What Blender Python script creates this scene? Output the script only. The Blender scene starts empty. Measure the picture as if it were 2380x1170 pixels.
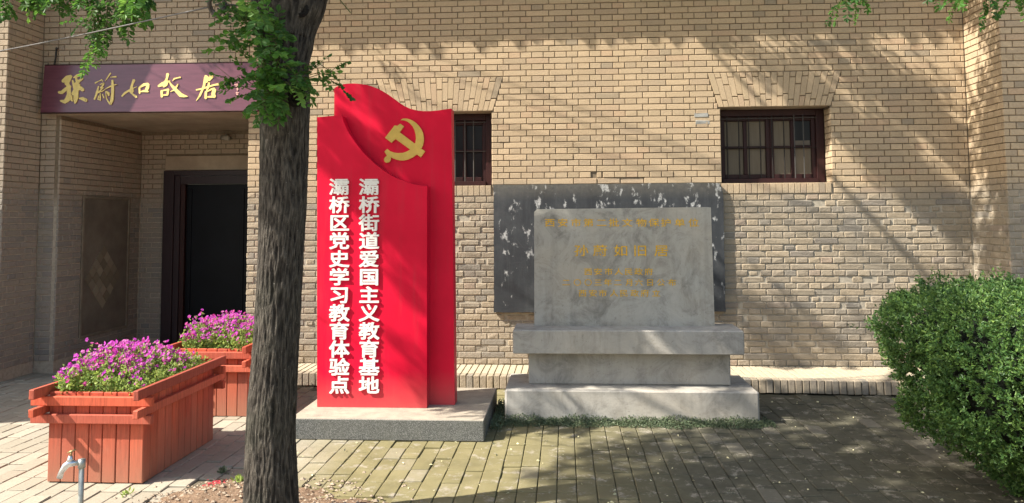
import bpy, math, random
import numpy as np
from mathutils import Vector, noise

# ------------------------------------------------------------------ camera, sky, sun, exposure
sc = bpy.context.scene
COL = sc.collection
FPX, PCX, PCY, IW = 1790., 1190., 396., 2380.
CAM = np.array([0., -8.2, 1.65])
_yaw, _pit, _rol = map(math.radians, (3.85, 3.66, 0.35))
_f = np.array([-math.sin(_yaw)*math.cos(_pit), math.cos(_yaw)*math.cos(_pit), math.sin(_pit)])
_r0 = np.array([math.cos(_yaw), math.sin(_yaw), 0.]); _u0 = np.cross(_r0, _f)
_c, _s = math.cos(_rol), math.sin(_rol)
_r = _r0*_c-_u0*_s; _u = _u0*_c+_r0*_s
cd = bpy.data.cameras.new('camera'); cam = bpy.data.objects.new('camera', cd); COL.objects.link(cam)
from mathutils import Matrix
cam.matrix_world = Matrix(((_r[0], _u[0], -_f[0], CAM[0]), (_r[1], _u[1], -_f[1], CAM[1]), (_r[2], _u[2], -_f[2], CAM[2]), (0, 0, 0, 1)))
cd.sensor_width = 36.; cd.lens = FPX/IW*36.; cd.shift_y = (PCY-585.)/IW; cd.clip_start = .05; cd.clip_end = 500
sc.camera = cam
SUN = np.array([2.35, .92, -2.45]); SUN = SUN/np.linalg.norm(SUN)      # the way the light travels
elev = math.asin(-SUN[2]); az = math.atan2(-SUN[0], -SUN[1])           # azimuth of the sun measured from +y towards +x
w = bpy.data.worlds.new('World'); sc.world = w; w.use_nodes = True
nt = w.node_tree; bg = nt.nodes['Background']
sky = nt.nodes.new('ShaderNodeTexSky'); sky.sky_type = 'NISHITA'; sky.sun_disc = False
sky.sun_elevation = elev; sky.sun_rotation = az; sky.air_density = 1.3; sky.dust_density = 2.5; sky.ozone_density = .6
nt.links.new(sky.outputs[0], bg.inputs[0]); bg.inputs[1].default_value = .10
sl = bpy.data.lights.new('sun', 'SUN'); sl.energy = 5.0; sl.angle = math.radians(.55); sl.color = (1., .93, .82)
so = bpy.data.objects.new('sun', sl); COL.objects.link(so)
so.rotation_euler = Vector(SUN).to_track_quat('-Z', 'Y').to_euler(); so.location = (-12, -8, 14)
sc.view_settings.view_transform = 'Standard'; sc.view_settings.look = 'None'
sc.view_settings.exposure = 1.2; sc.view_settings.gamma = 1; sc.view_settings.use_curve_mapping = False
sc.cycles.max_bounces = 6; sc.cycles.diffuse_bounces = 4; sc.cycles.transparent_max_bounces = 6

# ------------------------------------------------------------------ helpers
def ray(x, y): return _f+_r*(x-PCX)/FPX-_u*(y-PCY)/FPX
def onY(x, y, Y): d = ray(x, y); return CAM+d*((Y-CAM[1])/d[1])
def onZ(x, y, Z): d = ray(x, y); return CAM+d*((Z-CAM[2])/d[2])
def onX(x, y, X): d = ray(x, y); return CAM+d*((X-CAM[0])/d[0])
def proj(p):
    d = np.asarray(p, float)-CAM; z = d@_f
    return PCX+FPX*(d@_r)/z, PCY-FPX*(d@_u)/z

class MB:
    """collects polygons for ONE mesh"""
    def __init__(s): s.v = []; s.f = []; s.t = []; s.tone = 0.
    def add(s, vs, fs):
        n = len(s.v); s.v.extend([tuple(map(float, p)) for p in vs]); s.f.extend([tuple(i+n for i in f) for f in fs]); s.t.extend([s.tone]*len(vs))
    def box(s, x0, x1, y0, y1, z0, z1, b=0., jit=0., rng=None):
        if b <= 0:
            vs = [(x, y, z) for z in (z0, z1) for y in (y0, y1) for x in (x0, x1)]
            s.add(vs, [(0, 2, 3, 1), (4, 5, 7, 6), (0, 1, 5, 4), (2, 6, 7, 3), (0, 4, 6, 2), (1, 3, 7, 5)]); return
        c = ((x0+x1)/2, (y0+y1)/2, (z0+z1)/2); h = ((x1-x0)/2, (y1-y0)/2, (z1-z0)/2)
        b = min(b, *[q*.45 for q in h]); vs = []; ix = {}
        for sx in (-1, 1):
            for sy in (-1, 1):
                for sz in (-1, 1):
                    for a in range(3):
                        q = [sx*(h[0]-b), sy*(h[1]-b), sz*(h[2]-b)]; q[a] = (sx, sy, sz)[a]*h[a]
                        ix[(sx, sy, sz, a)] = len(vs); vs.append(tuple(c[k]+q[k]+(rng.uniform(-jit, jit) if jit else 0) for k in range(3)))
        fs = []
        S = (-1, 1)
        for a in range(3):
            o1, o2 = (a+1) % 3, (a+2) % 3
            for sg in S:
                q = []
                for p1, p2 in ((-1, -1), (1, -1), (1, 1), (-1, 1)):
                    k = [0, 0, 0]; k[a] = sg; k[o1] = p1; k[o2] = p2; q.append(ix[(k[0], k[1], k[2], a)])
                fs.append(tuple(q if sg > 0 else q[::-1]))
        for a in range(3):     # edges parallel to axis a
            o1, o2 = (a+1) % 3, (a+2) % 3
            for p1 in S:
                for p2 in S:
                    def K(sa, ax):
                        k = [0, 0, 0]; k[a] = sa; k[o1] = p1; k[o2] = p2; return ix[(k[0], k[1], k[2], ax)]
                    q = [K(-1, o1), K(1, o1), K(1, o2), K(-1, o2)]
                    fs.append(tuple(q if p1*p2 > 0 else q[::-1]))
        for sx in S:
            for sy in S:
                for sz in S:
                    q = [ix[(sx, sy, sz, a)] for a in range(3)]; fs.append(tuple(q if sx*sy*sz > 0 else q[::-1]))
        s.add(vs, fs)
    def tube(s, pts, rad, n=8, caps=True):
        P = [Vector(p) for p in pts]; m = len(P)
        if not hasattr(rad, '__len__'): rad = [rad]*m
        T = [(P[min(i+1, m-1)]-P[max(i-1, 0)]).normalized() for i in range(m)]
        a = T[0].orthogonal().normalized(); vs = []
        for i in range(m):
            a = (a-T[i]*a.dot(T[i])).normalized(); b = T[i].cross(a)
            for k in range(n):
                t = 2*math.pi*k/n; vs.append(tuple(P[i]+(a*math.cos(t)+b*math.sin(t))*rad[i]))
        fs = [(i*n+k, i*n+(k+1) % n, (i+1)*n+(k+1) % n, (i+1)*n+k) for i in range(m-1) for k in range(n)]
        if caps: fs += [tuple(range(n))[::-1], tuple((m-1)*n+k for k in range(n))]
        s.add(vs, fs)
    def prism(s, outline, y0, y1):
        """outline: (x,z) list, extruded from y0 (front) to y1 (back)"""
        n = len(outline); vs = [(x, y0, z) for x, z in outline]+[(x, y1, z) for x, z in outline]
        s.add(vs, [tuple(range(n)), tuple(range(2*n-1, n-1, -1))]+[(i, i+n, (i+1) % n+n, (i+1) % n) for i in range(n)])
    def mesh(s, name, mat, smooth=False):
        me = bpy.data.meshes.new(name); me.from_pydata(s.v, [], s.f); me.materials.append(mat)
        if any(s.t): a = me.attributes.new('tone', 'FLOAT', 'POINT'); a.data.foreach_set('value', s.t)
        if smooth: me.polygons.foreach_set('use_smooth', [True]*len(me.polygons))
        me.update(); return me
    def build(s, name, mat, parent=None, smooth=False, stuff=False, fix=False):
        me = s.mesh(name, mat, smooth)
        if fix:
            import bmesh
            bm = bmesh.new(); bm.from_mesh(me); bmesh.ops.recalc_face_normals(bm, faces=bm.faces); bm.to_mesh(me); bm.free()
        o = bpy.data.objects.new(name, me); COL.objects.link(o)
        if parent: o.parent = parent
        if stuff: o['kind'] = 'stuff'
        return o
def fast_mesh(name, V, Fq, mat, smooth=False, tone=None):
    """V (n,3) array, Fq (m,k) array of equal polygons"""
    me = bpy.data.meshes.new(name); V = np.asarray(V, np.float32); Fq = np.asarray(Fq, np.int32); m, k = Fq.shape
    me.vertices.add(len(V)); me.vertices.foreach_set('co', V.ravel())
    me.loops.add(m*k); me.loops.foreach_set('vertex_index', Fq.ravel())
    me.polygons.add(m); me.polygons.foreach_set('loop_start', np.arange(0, m*k, k, dtype=np.int32))
    me.polygons.foreach_set('use_smooth', np.full(m, smooth))
    if tone is not None: a = me.attributes.new('tone', 'FLOAT', 'POINT'); a.data.foreach_set('value', np.asarray(tone, np.float32))
    me.materials.append(mat); me.update(calc_edges=True); return me
def link(name, me, parent=None, stuff=False):
    o = bpy.data.objects.new(name, me); COL.objects.link(o)
    if parent: o.parent = parent
    if stuff: o['kind'] = 'stuff'
    return o
def thing(name, label, cat, loc=(0, 0, 0), group=None):
    o = bpy.data.objects.new(name, None); COL.objects.link(o); o.location = loc; o.empty_display_size = .1
    o['label'] = label; o['category'] = cat
    if group: o['group'] = group
    return o
def tag(o, label, cat=None, kind=None):
    o['label'] = label
    if cat: o['category'] = cat
    if kind: o['kind'] = kind
    return o

# ------------------------------------------------------------------ materials
class NM:
    def __init__(s, name):
        s.m = bpy.data.materials.new(name); s.m.use_nodes = True; s.t = s.m.node_tree; s.p = s.t.nodes['Principled BSDF']; s._pos = None
    def n(s, typ, **kw):
        q = s.t.nodes.new(typ)
        for k, v in kw.items(): setattr(q, k, v)
        return q
    def l(s, a, b): s.t.links.new(a, b)
    def pos(s):
        if not s._pos: s._pos = s.n('ShaderNodeNewGeometry').outputs['Position']
        return s._pos
    def noise(s, scale, detail=4, rough=.6, vec=None, stretch=None, dist=0.):
        q = s.n('ShaderNodeTexNoise'); q.inputs['Scale'].default_value = scale; q.inputs['Detail'].default_value = detail; q.inputs['Roughness'].default_value = rough
        q.inputs['Distortion'].default_value = dist
        v = vec or s.pos()
        if stretch:
            mp = s.n('ShaderNodeMapping'); mp.inputs['Scale'].default_value = stretch; s.l(v, mp.inputs['Vector']); v = mp.outputs[0]
        s.l(v, q.inputs['Vector']); return q.outputs['Fac']
    def ramp(s, fac, stops, interp='LINEAR'):
        q = s.n('ShaderNodeValToRGB'); r = q.color_ramp; r.interpolation = interp
        while len(r.elements) < len(stops): r.elements.new(.5)
        for e, (p, c) in zip(r.elements, stops):
            e.position = p; e.color = (*c, 1) if hasattr(c, '__len__') else (c, c, c, 1)
        s.l(fac, q.inputs[0]); return q.outputs[0]
    def mix(s, fac, a, b, mode='MIX'):
        q = s.n('ShaderNodeMix', data_type='RGBA', blend_type=mode)
        for v, i in ((fac, 0), (a, 6), (b, 7)):
            if hasattr(v, 'is_linked') or hasattr(v, 'links'): s.l(v, q.inputs[i])
            else: q.inputs[i].default_value = v if i == 0 else (*v, 1)
        return q.outputs[2]
    def math(s, op, a, b=0., clamp=False):
        q = s.n('ShaderNodeMath', operation=op); q.use_clamp = clamp
        for v, i in ((a, 0), (b, 1)):
            if hasattr(v, 'links'): s.l(v, q.inputs[i])
            else: q.inputs[i].default_value = v
        return q.outputs[0]
    def z(s, ax=2):
        q = s.n('ShaderNodeSeparateXYZ'); s.l(s.pos(), q.inputs[0]); return q.outputs[ax]
    def rnd(s):
        a = s.n('ShaderNodeAttribute', attribute_name='tone').outputs['Fac']; b = s.n('ShaderNodeObjectInfo').outputs['Random']
        return s.math('FRACT', s.math('ADD', a, b))
    def bump(s, h, strength, dist=.004):
        q = s.n('ShaderNodeBump'); q.inputs['Strength'].default_value = strength; q.inputs['Distance'].default_value = dist
        s.l(h, q.inputs['Height']); s.l(q.outputs[0], s.p.inputs['Normal'])
    def col(s, c):
        if hasattr(c, 'links'): s.l(c, s.p.inputs['Base Color'])
        else: s.p.inputs['Base Color'].default_value = (*c, 1)
    def done(s, rough=.85, spec=.3, metal=0.):
        if hasattr(rough, 'links'): s.l(rough, s.p.inputs['Roughness'])
        else: s.p.inputs['Roughness'].default_value = rough
        s.p.inputs['Specular IOR Level'].default_value = spec; s.p.inputs['Metallic'].default_value = metal; return s.m
def mx3(c, k): return tuple(min(1, x*k) for x in c)
def simple(name, c, rough=.8, var=.25, scale=14, bump=.2, metal=0., spec=.3, stretch=None, bscale=90, bd=.003):
    q = NM(name); f = q.noise(scale, 6, .65, stretch=stretch)
    q.col(q.ramp(f, [(.25, mx3(c, 1-var)), (.5, c), (.75, mx3(c, 1+var))]))
    if bump: q.bump(q.noise(bscale, 4, .6, stretch=stretch), bump, bd)
    return q.done(rough, spec, metal)

def brick_mat():
    q = NM('tan_brick'); r = q.rnd()
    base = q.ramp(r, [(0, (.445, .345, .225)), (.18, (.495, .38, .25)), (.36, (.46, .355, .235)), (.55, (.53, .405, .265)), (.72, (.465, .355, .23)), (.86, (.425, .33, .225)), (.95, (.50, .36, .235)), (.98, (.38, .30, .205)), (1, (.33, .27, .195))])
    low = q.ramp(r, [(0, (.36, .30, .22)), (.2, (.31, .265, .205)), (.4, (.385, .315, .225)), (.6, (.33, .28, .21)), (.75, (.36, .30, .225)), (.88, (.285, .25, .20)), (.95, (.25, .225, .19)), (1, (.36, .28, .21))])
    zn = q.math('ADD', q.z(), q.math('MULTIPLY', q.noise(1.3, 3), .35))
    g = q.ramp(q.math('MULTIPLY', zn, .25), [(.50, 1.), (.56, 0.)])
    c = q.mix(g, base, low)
    # old grey soot and damp stains
    st = q.ramp(q.noise(1.1, 5, .6), [(.50, 0.), (.68, 1.)])
    lo = q.ramp(q.math('MULTIPLY', q.z(), .25), [(.18, .55), (.42, .8), (.52, .1)])
    c = q.mix(q.math('MULTIPLY', st, lo), c, (.24, .215, .18))
    xm = q.ramp(q.math('MULTIPLY', q.math('ADD', q.math('ADD', q.z(0), q.math('MULTIPLY', q.noise(1.7, 4), .25)), 6.), .2), [(.49, .85), (.515, 0.)])  # entrance recess and left pilaster: old grey brick, with their shade painted in
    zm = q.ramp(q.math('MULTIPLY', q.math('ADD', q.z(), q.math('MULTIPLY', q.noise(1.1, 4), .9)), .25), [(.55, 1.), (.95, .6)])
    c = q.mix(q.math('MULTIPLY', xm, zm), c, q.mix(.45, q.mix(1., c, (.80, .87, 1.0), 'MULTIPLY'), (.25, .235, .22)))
    c = q.mix(.55, c, q.ramp(q.noise(55, 5, .7), [(.25, .62), (.5, .95), (.75, 1.15)]), 'MULTIPLY')
    pit = q.ramp(q.noise(38, 4, .75), [(.24, .35), (.33, 1.)])
    c = q.mix(q.math('MULTIPLY', g, .8), c, q.mix(1., c, pit, 'MULTIPLY'))
    q.col(c)
    h = q.math('ADD', q.noise(70, 5, .7), q.math('MULTIPLY', q.math('MULTIPLY', q.noise(26, 4, .7), g), 2.))
    q.bump(h, .55, .006); return q.done(.93, .15)
def mortar_mat():
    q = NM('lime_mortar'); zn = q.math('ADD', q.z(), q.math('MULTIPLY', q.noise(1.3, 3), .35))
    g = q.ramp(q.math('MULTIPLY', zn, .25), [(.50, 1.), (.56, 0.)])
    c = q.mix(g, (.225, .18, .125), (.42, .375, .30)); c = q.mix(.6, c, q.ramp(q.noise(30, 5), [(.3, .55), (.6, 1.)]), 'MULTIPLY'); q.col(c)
    q.bump(q.noise(80, 4), .6, .004); return q.done(.95, .1)
def board_mat():
    q = NM('slate_board')
    c = q.ramp(q.noise(2.2, 6, .65), [(.3, (.020, .022, .026)), (.55, (.036, .04, .045)), (.75, (.065, .07, .073))])
    c = q.mix(q.ramp(q.noise(2.0, 7, .75, stretch=(9, 9, 1)), [(.5, 0.), (.75, .35)]), c, (.09, .095, .10))
    fl = q.ramp(q.math('ADD', q.noise(9., 5, .62, dist=.25, stretch=(1.2, 1, .75)), q.math('MULTIPLY', q.z(), .05)), [(.672, 0.), (.74, .8)]); fl = q.math('MULTIPLY', fl, q.ramp(q.noise(45, 5, .75), [(.35, .15), (.55, 1.)])); c = q.mix(fl, c, (.55, .56, .55))
    # scratches
    wv = q.n('ShaderNodeTexVoronoi', feature='DISTANCE_TO_EDGE'); wv.inputs['Scale'].default_value = 2.1
    mp = q.n('ShaderNodeMapping'); mp.inputs['Scale'].default_value = (1.3, 1, 2.2); mp.inputs['Rotation'].default_value = (0, .5, 0); q.l(q.pos(), mp.inputs[0]); q.l(mp.outputs[0], wv.inputs['Vector'])
    ed = q.ramp(wv.outputs['Distance'], [(.0, 1.), (.012, 0.)]); c = q.mix(q.math('MULTIPLY', ed, q.ramp(q.noise(3, 3), [(.55, 0.), (.7, .15)])), c, (.2, .2, .2))
    dust = q.ramp(q.math('MULTIPLY', q.z(), .4), [(.74, 0.), (.808, .45)])
    c = q.mix(q.math('MULTIPLY', dust, q.noise(24, 4)), c, (.32, .29, .22))
    q.col(c); q.bump(q.noise(40, 5), .4, .004); return q.done(.62, .35)
def stone_mat(name, c0, c1, warm, stain=True):
    q = NM(name); c = q.ramp(q.noise(3.6, 8, .75, dist=1.1), [(.32, mx3(c0, .68)), (.5, mx3(c1, .85)), (.66, c1)])
    c = q.mix(q.ramp(q.noise(1.4, 4), [(.45, 0.), (.7, .5)]), c, warm)
    if stain: c = q.mix(q.ramp(q.noise(1.6, 6, .7, stretch=(8, 8, .8)), [(.5, 0.), (.8, .45)]), c, mx3(c0, .55))
    c = q.mix(q.ramp(q.noise(34, 6, .8), [(.58, 0.), (.68, .6)]), c, mx3(c0, .5))
    q.col(c); q.bump(q.noise(45, 6, .7), .45, .004); return q.done(.86, .25)
def granite_mat():
    q = NM('speckled_granite'); c = q.ramp(q.noise(150, 3, .8), [(.35, (.035, .038, .036)), (.5, (.10, .105, .10)), (.62, (.26, .26, .25))])
    c = q.mix(q.ramp(q.noise(2.5, 5), [(.4, 0.), (.7, .5)]), c, (.14, .14, .12))
    up = q.n('ShaderNodeNewGeometry'); sp = q.n('ShaderNodeSeparateXYZ'); q.l(up.outputs['Normal'], sp.inputs[0])
    c = q.mix(q.math('MULTIPLY', q.ramp(sp.outputs[2], [(.6, 0.), (.9, .8)]), q.ramp(q.noise(6, 6, .7), [(.3, .45), (.6, 1.)])), c, (.46, .40, .31))
    q.col(c); q.bump(q.noise(150, 3), .3, .002); return q.done(.7, .35)
def red_mat():
    q = NM('red_paint'); c = q.ramp(q.noise(2.2, 4), [(.3, (.58, .003, .030)), (.7, (.70, .005, .040))])
    c = q.mix(q.ramp(q.noise(1.5, 7, .75, stretch=(9, 9, .6)), [(.52, 0.), (.78, .35)]), c, (.42, .06, .07))
    d = q.ramp(q.math('MULTIPLY', q.math('ADD', q.z(), q.math('MULTIPLY', q.noise(7, 4), .16)), .5), [(.12, .5), (.26, 0.)])
    c = q.mix(d, c, (.42, .13, .11)); q.col(c); q.bump(q.noise(7, 3), .08, .004); return q.done(.5, .16)
def wood_mat():
    q = NM('red_stained_wood'); r = q.rnd()
    c = q.ramp(r, [(0, (.44, .08, .045)), (.3, (.55, .11, .055)), (.6, (.37, .07, .042)), (.8, (.58, .14, .08)), (1, (.33, .075, .05))])
    gr = q.noise(7, 7, .75, stretch=(12, 12, .7)); c = q.mix(.85, c, q.ramp(gr, [(.3, .45), (.52, .95), (.75, 1.25)]), 'MULTIPLY')
    c = q.mix(q.ramp(q.noise(11, 7, .8, stretch=(2, 2, .6)), [(.56, 0.), (.68, .55)]), c, (.44, .14, .09))
    low = q.ramp(q.math('ADD', q.z(), q.math('MULTIPLY', q.noise(9, 5), .18)), [(.08, .9), (.45, 0.)])
    c = q.mix(q.math('MULTIPLY', low, .85), c, (.33, .17, .11)); q.col(c); q.bump(gr, .3, .004); return q.done(.72, .25)
def bark_mat():
    q = NM('dark_bark'); n1 = q.noise(1, 8, .75, stretch=(44, 44, 20), dist=1.6); t = q.n('ShaderNodeAttribute', attribute_name='tone').outputs['Fac']
    f = q.math('ADD', q.math('MULTIPLY', t, .62), q.math('MULTIPLY', n1, .5))
    c = q.ramp(f, [(.36, (.018, .016, .0145)), (.50, (.042, .037, .032)), (.64, (.080, .071, .060)), (.82, (.16, .142, .12))])
    c = q.mix(q.ramp(q.noise(3, 4), [(.5, 0.), (.72, .45)]), c, (.05, .054, .04))
    c = q.mix(q.ramp(q.noise(110, 3), [(.68, 0.), (.74, .6)]), c, (.36, .34, .31))
    q.col(c); q.bump(q.math('ADD', f, q.math('MULTIPLY', q.noise(90, 5), .2)), 1., .02); return q.done(.95, .1)
def leaf_mat(name, cols, trans=.35, rough=.5):
    q = NM(name); r = q.rnd(); n = len(cols); c = q.ramp(r, [(i/(n-1), k) for i, k in enumerate(cols)]); q.col(c)
    q.p.inputs['Roughness'].default_value = rough; q.p.inputs['Specular IOR Level'].default_value = .35
    tr = q.n('ShaderNodeBsdfTranslucent'); mi = q.n('ShaderNodeMixShader'); mi.inputs[0].default_value = trans
    hs = q.n('ShaderNodeHueSaturation'); hs.inputs['Hue'].default_value = .48; hs.inputs['Value'].default_value = 1.7; q.l(c, hs.inputs['Color']); q.l(hs.outputs[0], tr.inputs[0])
    q.l(q.p.outputs[0], mi.inputs[1]); q.l(tr.outputs[0], mi.inputs[2]); q.l(mi.outputs[0], q.t.nodes['Material Output'].inputs[0]); return q.m
def paver_mat(joint=False):
    q = NM('paver_joint' if joint else 'clay_paver')
    if joint: c = q.ramp(q.noise(20, 4), [(.3, (.07, .06, .042)), (.7, (.20, .175, .125))])
    else:
        r = q.rnd(); c = q.ramp(r, [(0, (.30, .272, .215)), (.25, (.35, .315, .25)), (.5, (.32, .29, .235)), (.75, (.38, .345, .275)), (1, (.285, .255, .20))])
        c = q.mix(.5, c, q.ramp(q.noise(40, 5, .7), [(.3, .7), (.6, 1.05)]), 'MULTIPLY')
        c = q.mix(q.ramp(q.noise(5, 6, .7), [(.60, 0.), (.70, .5)]), c, (.30, .25, .19))
    # moss grows where the yard stays damp, right of the tree; further right shade is painted in as dark grey
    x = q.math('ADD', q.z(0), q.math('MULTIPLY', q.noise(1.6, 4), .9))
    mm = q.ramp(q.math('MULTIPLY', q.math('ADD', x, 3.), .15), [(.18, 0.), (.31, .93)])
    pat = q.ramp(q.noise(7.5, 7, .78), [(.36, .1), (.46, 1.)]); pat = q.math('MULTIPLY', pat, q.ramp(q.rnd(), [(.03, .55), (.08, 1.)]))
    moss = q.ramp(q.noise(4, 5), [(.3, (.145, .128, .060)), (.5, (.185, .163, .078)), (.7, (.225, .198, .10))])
    yard_shade = q.ramp(q.math('MULTIPLY', q.math('ADD', x, 3.), .15), [(.46, 0.), (.66, .95)])
    moss = q.mix(yard_shade, moss, q.ramp(q.noise(9, 5), [(.3, (.062, .061, .043)), (.7, (.105, .10, .072))]))
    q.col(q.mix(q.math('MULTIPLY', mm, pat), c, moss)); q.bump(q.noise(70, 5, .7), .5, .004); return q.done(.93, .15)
def soil_mat():
    q = NM('dry_soil'); c = q.ramp(q.noise(60, 6, .8), [(.3, (.10, .065, .04)), (.5, (.25, .17, .115)), (.7, (.40, .29, .20))])
    q.col(c); q.bump(q.noise(90, 6, .8), 1., .012); return q.done(.97, .05)

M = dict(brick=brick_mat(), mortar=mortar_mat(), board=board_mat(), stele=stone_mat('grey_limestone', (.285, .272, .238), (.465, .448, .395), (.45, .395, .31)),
    conc=stone_mat('cast_concrete', (.315, .30, .268), (.44, .42, .38), (.48, .425, .34)), granite=granite_mat(), red=red_mat(), wood=wood_mat(), bark=bark_mat(),
    leaf=leaf_mat('locust_leaf', [(.028, .085, .018), (.045, .135, .022), (.075, .20, .03), (.035, .105, .02), (.12, .26, .045)], .38),
    hedge=leaf_mat('hedge_leaf', [(.028, .075, .022), (.055, .125, .035), (.09, .175, .045), (.04, .10, .032), (.14, .24, .055), (.06, .13, .04), (.24, .36, .09)], .3, .45),
    pleaf=leaf_mat('petunia_leaf', [(.16, .26, .05), (.25, .37, .08), (.20, .31, .09), (.33, .42, .12), (.12, .22, .06)], .4),
    petal=leaf_mat('petunia_petal', [(.50, .05, .40), (.60, .12, .50), (.42, .04, .42), (.66, .24, .52), (.45, .04, .22)], .35),
    cover=leaf_mat('creeper_leaf', [(.07, .11, .06), (.12, .16, .09), (.17, .20, .12), (.09, .13, .07)], .2),
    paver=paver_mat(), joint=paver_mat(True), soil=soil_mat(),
    gold=simple('gold_paint', (.62, .42, .09), .45, .2, 9, .1, .25, .5), goldflat=simple('worn_gilding', (.72, .42, .03), .55, .35, 60, .2, .1, .4),
    white=simple('white_letter_paint', (.82, .80, .76), .5, .06, 8, .0), signwood=simple('maroon_lacquer', (.13, .045, .065), .24, .22, 3, .05, spec=.6, stretch=(1, 1, 8)),
    signgold=simple('sign_gilding', (.72, .55, .17), .45, .15, 20, .05, .15, .5), pink=simple('seal_paint', (.75, .42, .36), .5, .1, 20, 0),
    darkwood=simple('dark_red_wood', (.030, .0085, .008), .5, .35, 6, .2, stretch=(6, 6, .6)), doorwood=simple('door_frame_paint', (.030, .018, .022), .42, .25, 5, .1, stretch=(6, 6, .6)),
    doorpane=simple('door_leaf_paint', (.005, .006, .009), .4, .3, 3, .05, spec=.12), curtain=simple('faded_curtain', (.17, .14, .10), .8, .2, 5, .1, stretch=(8, 8, .5)),
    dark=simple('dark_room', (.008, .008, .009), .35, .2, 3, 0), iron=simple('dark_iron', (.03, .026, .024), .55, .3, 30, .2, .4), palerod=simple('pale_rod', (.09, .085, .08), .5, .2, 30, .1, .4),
    plaster=simple('stained_plaster', (.36, .29, .215), .9, .3, 2.5, .3), render=simple('old_grey_render', (.155, .135, .108), .9, .3, 3.5, .4),
    steel=simple('galvanised_steel', (.36, .38, .36), .42, .25, 25, .2, .6, .5), chrome=simple('worn_chrome', (.62, .64, .68), .22, .12, 20, .1, .85, .5),
    brass=simple('brass_spindle', (.35, .25, .12), .4, .2, 20, .1, .7), cable=simple('black_cable', (.035, .033, .03), .5, .2, 20, .1), palecable=simple('grey_cable', (.13, .125, .12), .5, .2, 20, .1),
    porcelain=simple('weathered_insulator', (.075, .065, .055), .6, .5, 40, .4), trim=simple('dull_trim', (.19, .165, .125), .9, .3, 6, .3), tile=simple('grey_roof_tile', (.12, .12, .115), .85, .3, 12, .4), stone=simple('pebble', (.34, .27, .20), .9, .45, 25, .4),
    fallen=simple('fallen_petal', (.62, .58, .36), .8, .25, 30, 0), patch=simple('cement_patch', (.30, .30, .28), .9, .2, 12, .4), redpaper=simple('red_paper', (.55, .05, .07), .8, .3, 30, 0),
    twig=simple('green_twig', (.09, .10, .035), .8, .3, 20, .2), camera=simple('cream_plastic', (.35, .33, .28), .5, .1, 9, 0), diam=None)

rng = random.Random(7)
# ------------------------------------------------------------------ the setting: ground and paving
g = MB(); g.add([(-80, -80, -.03), (80, -80, -.03), (80, 80, -.03), (-80, 80, -.03)], [(0, 1, 2, 3)])
gq = NM('yard_ground'); gb = gq.n('ShaderNodeTexBrick'); gb.inputs['Scale'].default_value = 1.; gb.inputs['Brick Width'].default_value = .24; gb.inputs['Row Height'].default_value = .12
gb.inputs['Mortar Size'].default_value = .006; gb.inputs['Color1'].default_value = (.34, .30, .24, 1); gb.inputs['Color2'].default_value = (.29, .25, .2, 1); gb.inputs['Mortar'].default_value = (.10, .09, .06, 1)
mp = gq.n('ShaderNodeMapping'); mp.inputs['Rotation'].default_value = (0, 0, math.pi/2); gq.l(gq.pos(), mp.inputs[0]); gq.l(mp.outputs[0], gb.inputs[0]); gq.col(gb.outputs[0])
o = g.build('ground', gq.done(.95, .1)); tag(o, 'flat paved ground of the yard running out past the paving', kind='structure')

pv = MB(); pv.add([(-8.2, -5.2, -.014), (6.6, -5.2, -.014), (6.6, 1.64, -.014), (-8.2, 1.64, -.014)], [(0, 1, 2, 3)])
pavement = pv.build('pavement', M['joint']); tag(pavement, 'brick paved yard with pale pavers left, mossy pavers midway and painted-in shade right', kind='structure')
PW, PL = .1215, .243
SOILC = (-1.80, -3.92)
def soil_in(x, y):
    a = math.atan2(y-SOILC[1], x-SOILC[0]); r = .62+.10*math.sin(3*a+1)+.05*math.sin(7*a)
    return ((x-SOILC[0])/1.12)**2+((y-SOILC[1])/1.02)**2 < r*r
def in_terr(x, y): return x > -2.95 and y > -.50-.03*(x+2.9)+.0
pav = []
for i in range(-58, 50):
    x = i*PW; off = rng.choice((0, .5))*PL+rng.uniform(-.02, .02)
    for j in range(-22, 9):
        y = j*PL+off+PL/2
        if y < -5.1 or y > 1.5: continue
        if soil_in(x, y) or in_terr(x, y+.12): continue
        if y > 0 and not (-5.6 < x < -3.5): continue
        if -1.95 < x < -.7 and -2.2 < y < -1.4: continue
        if -.38 < x < 1.42 and -1.7 < y < -1.2: continue
        px, py = proj((x, y, 0)); pav.append((x, y, -40 < px < 2420 and py < 1200, (y-CAM[1])**2+x*x*.25))
pav.sort(key=lambda p: (not p[2], p[3]))
pmesh = []
for k in range(6):
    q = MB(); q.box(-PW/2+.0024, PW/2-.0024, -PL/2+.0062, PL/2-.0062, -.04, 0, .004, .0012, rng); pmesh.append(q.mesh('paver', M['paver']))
rest = MB()
for k, (x, y, vis, d) in enumerate(pav):
    dz = rng.uniform(-.004, .003); tx, ty, tz = rng.gauss(0, .008), rng.gauss(0, .006), rng.gauss(0, .006)
    if rng.random() < .05: dz -= .006
    if k < 300 and vis:
        o = bpy.data.objects.new('paver', pmesh[k % 6]); COL.objects.link(o); o.parent = pavement; o.location = (x, y, dz); o.rotation_euler = (tx, ty, tz)
    else:
        rest.tone = rng.random()+.0001; q = MB(); q.box(-PW/2+.0024, PW/2-.0024, -PL/2+.0062, PL/2-.0062, -.03, 0, .004)
        rest.add([(x+a-b*tz, y+b+a*tz, dz+c+b*tx-a*ty) for a, b, c in q.v], q.f)
rest.build('paving_field', M['paver'], pavement, stuff=True)

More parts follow.
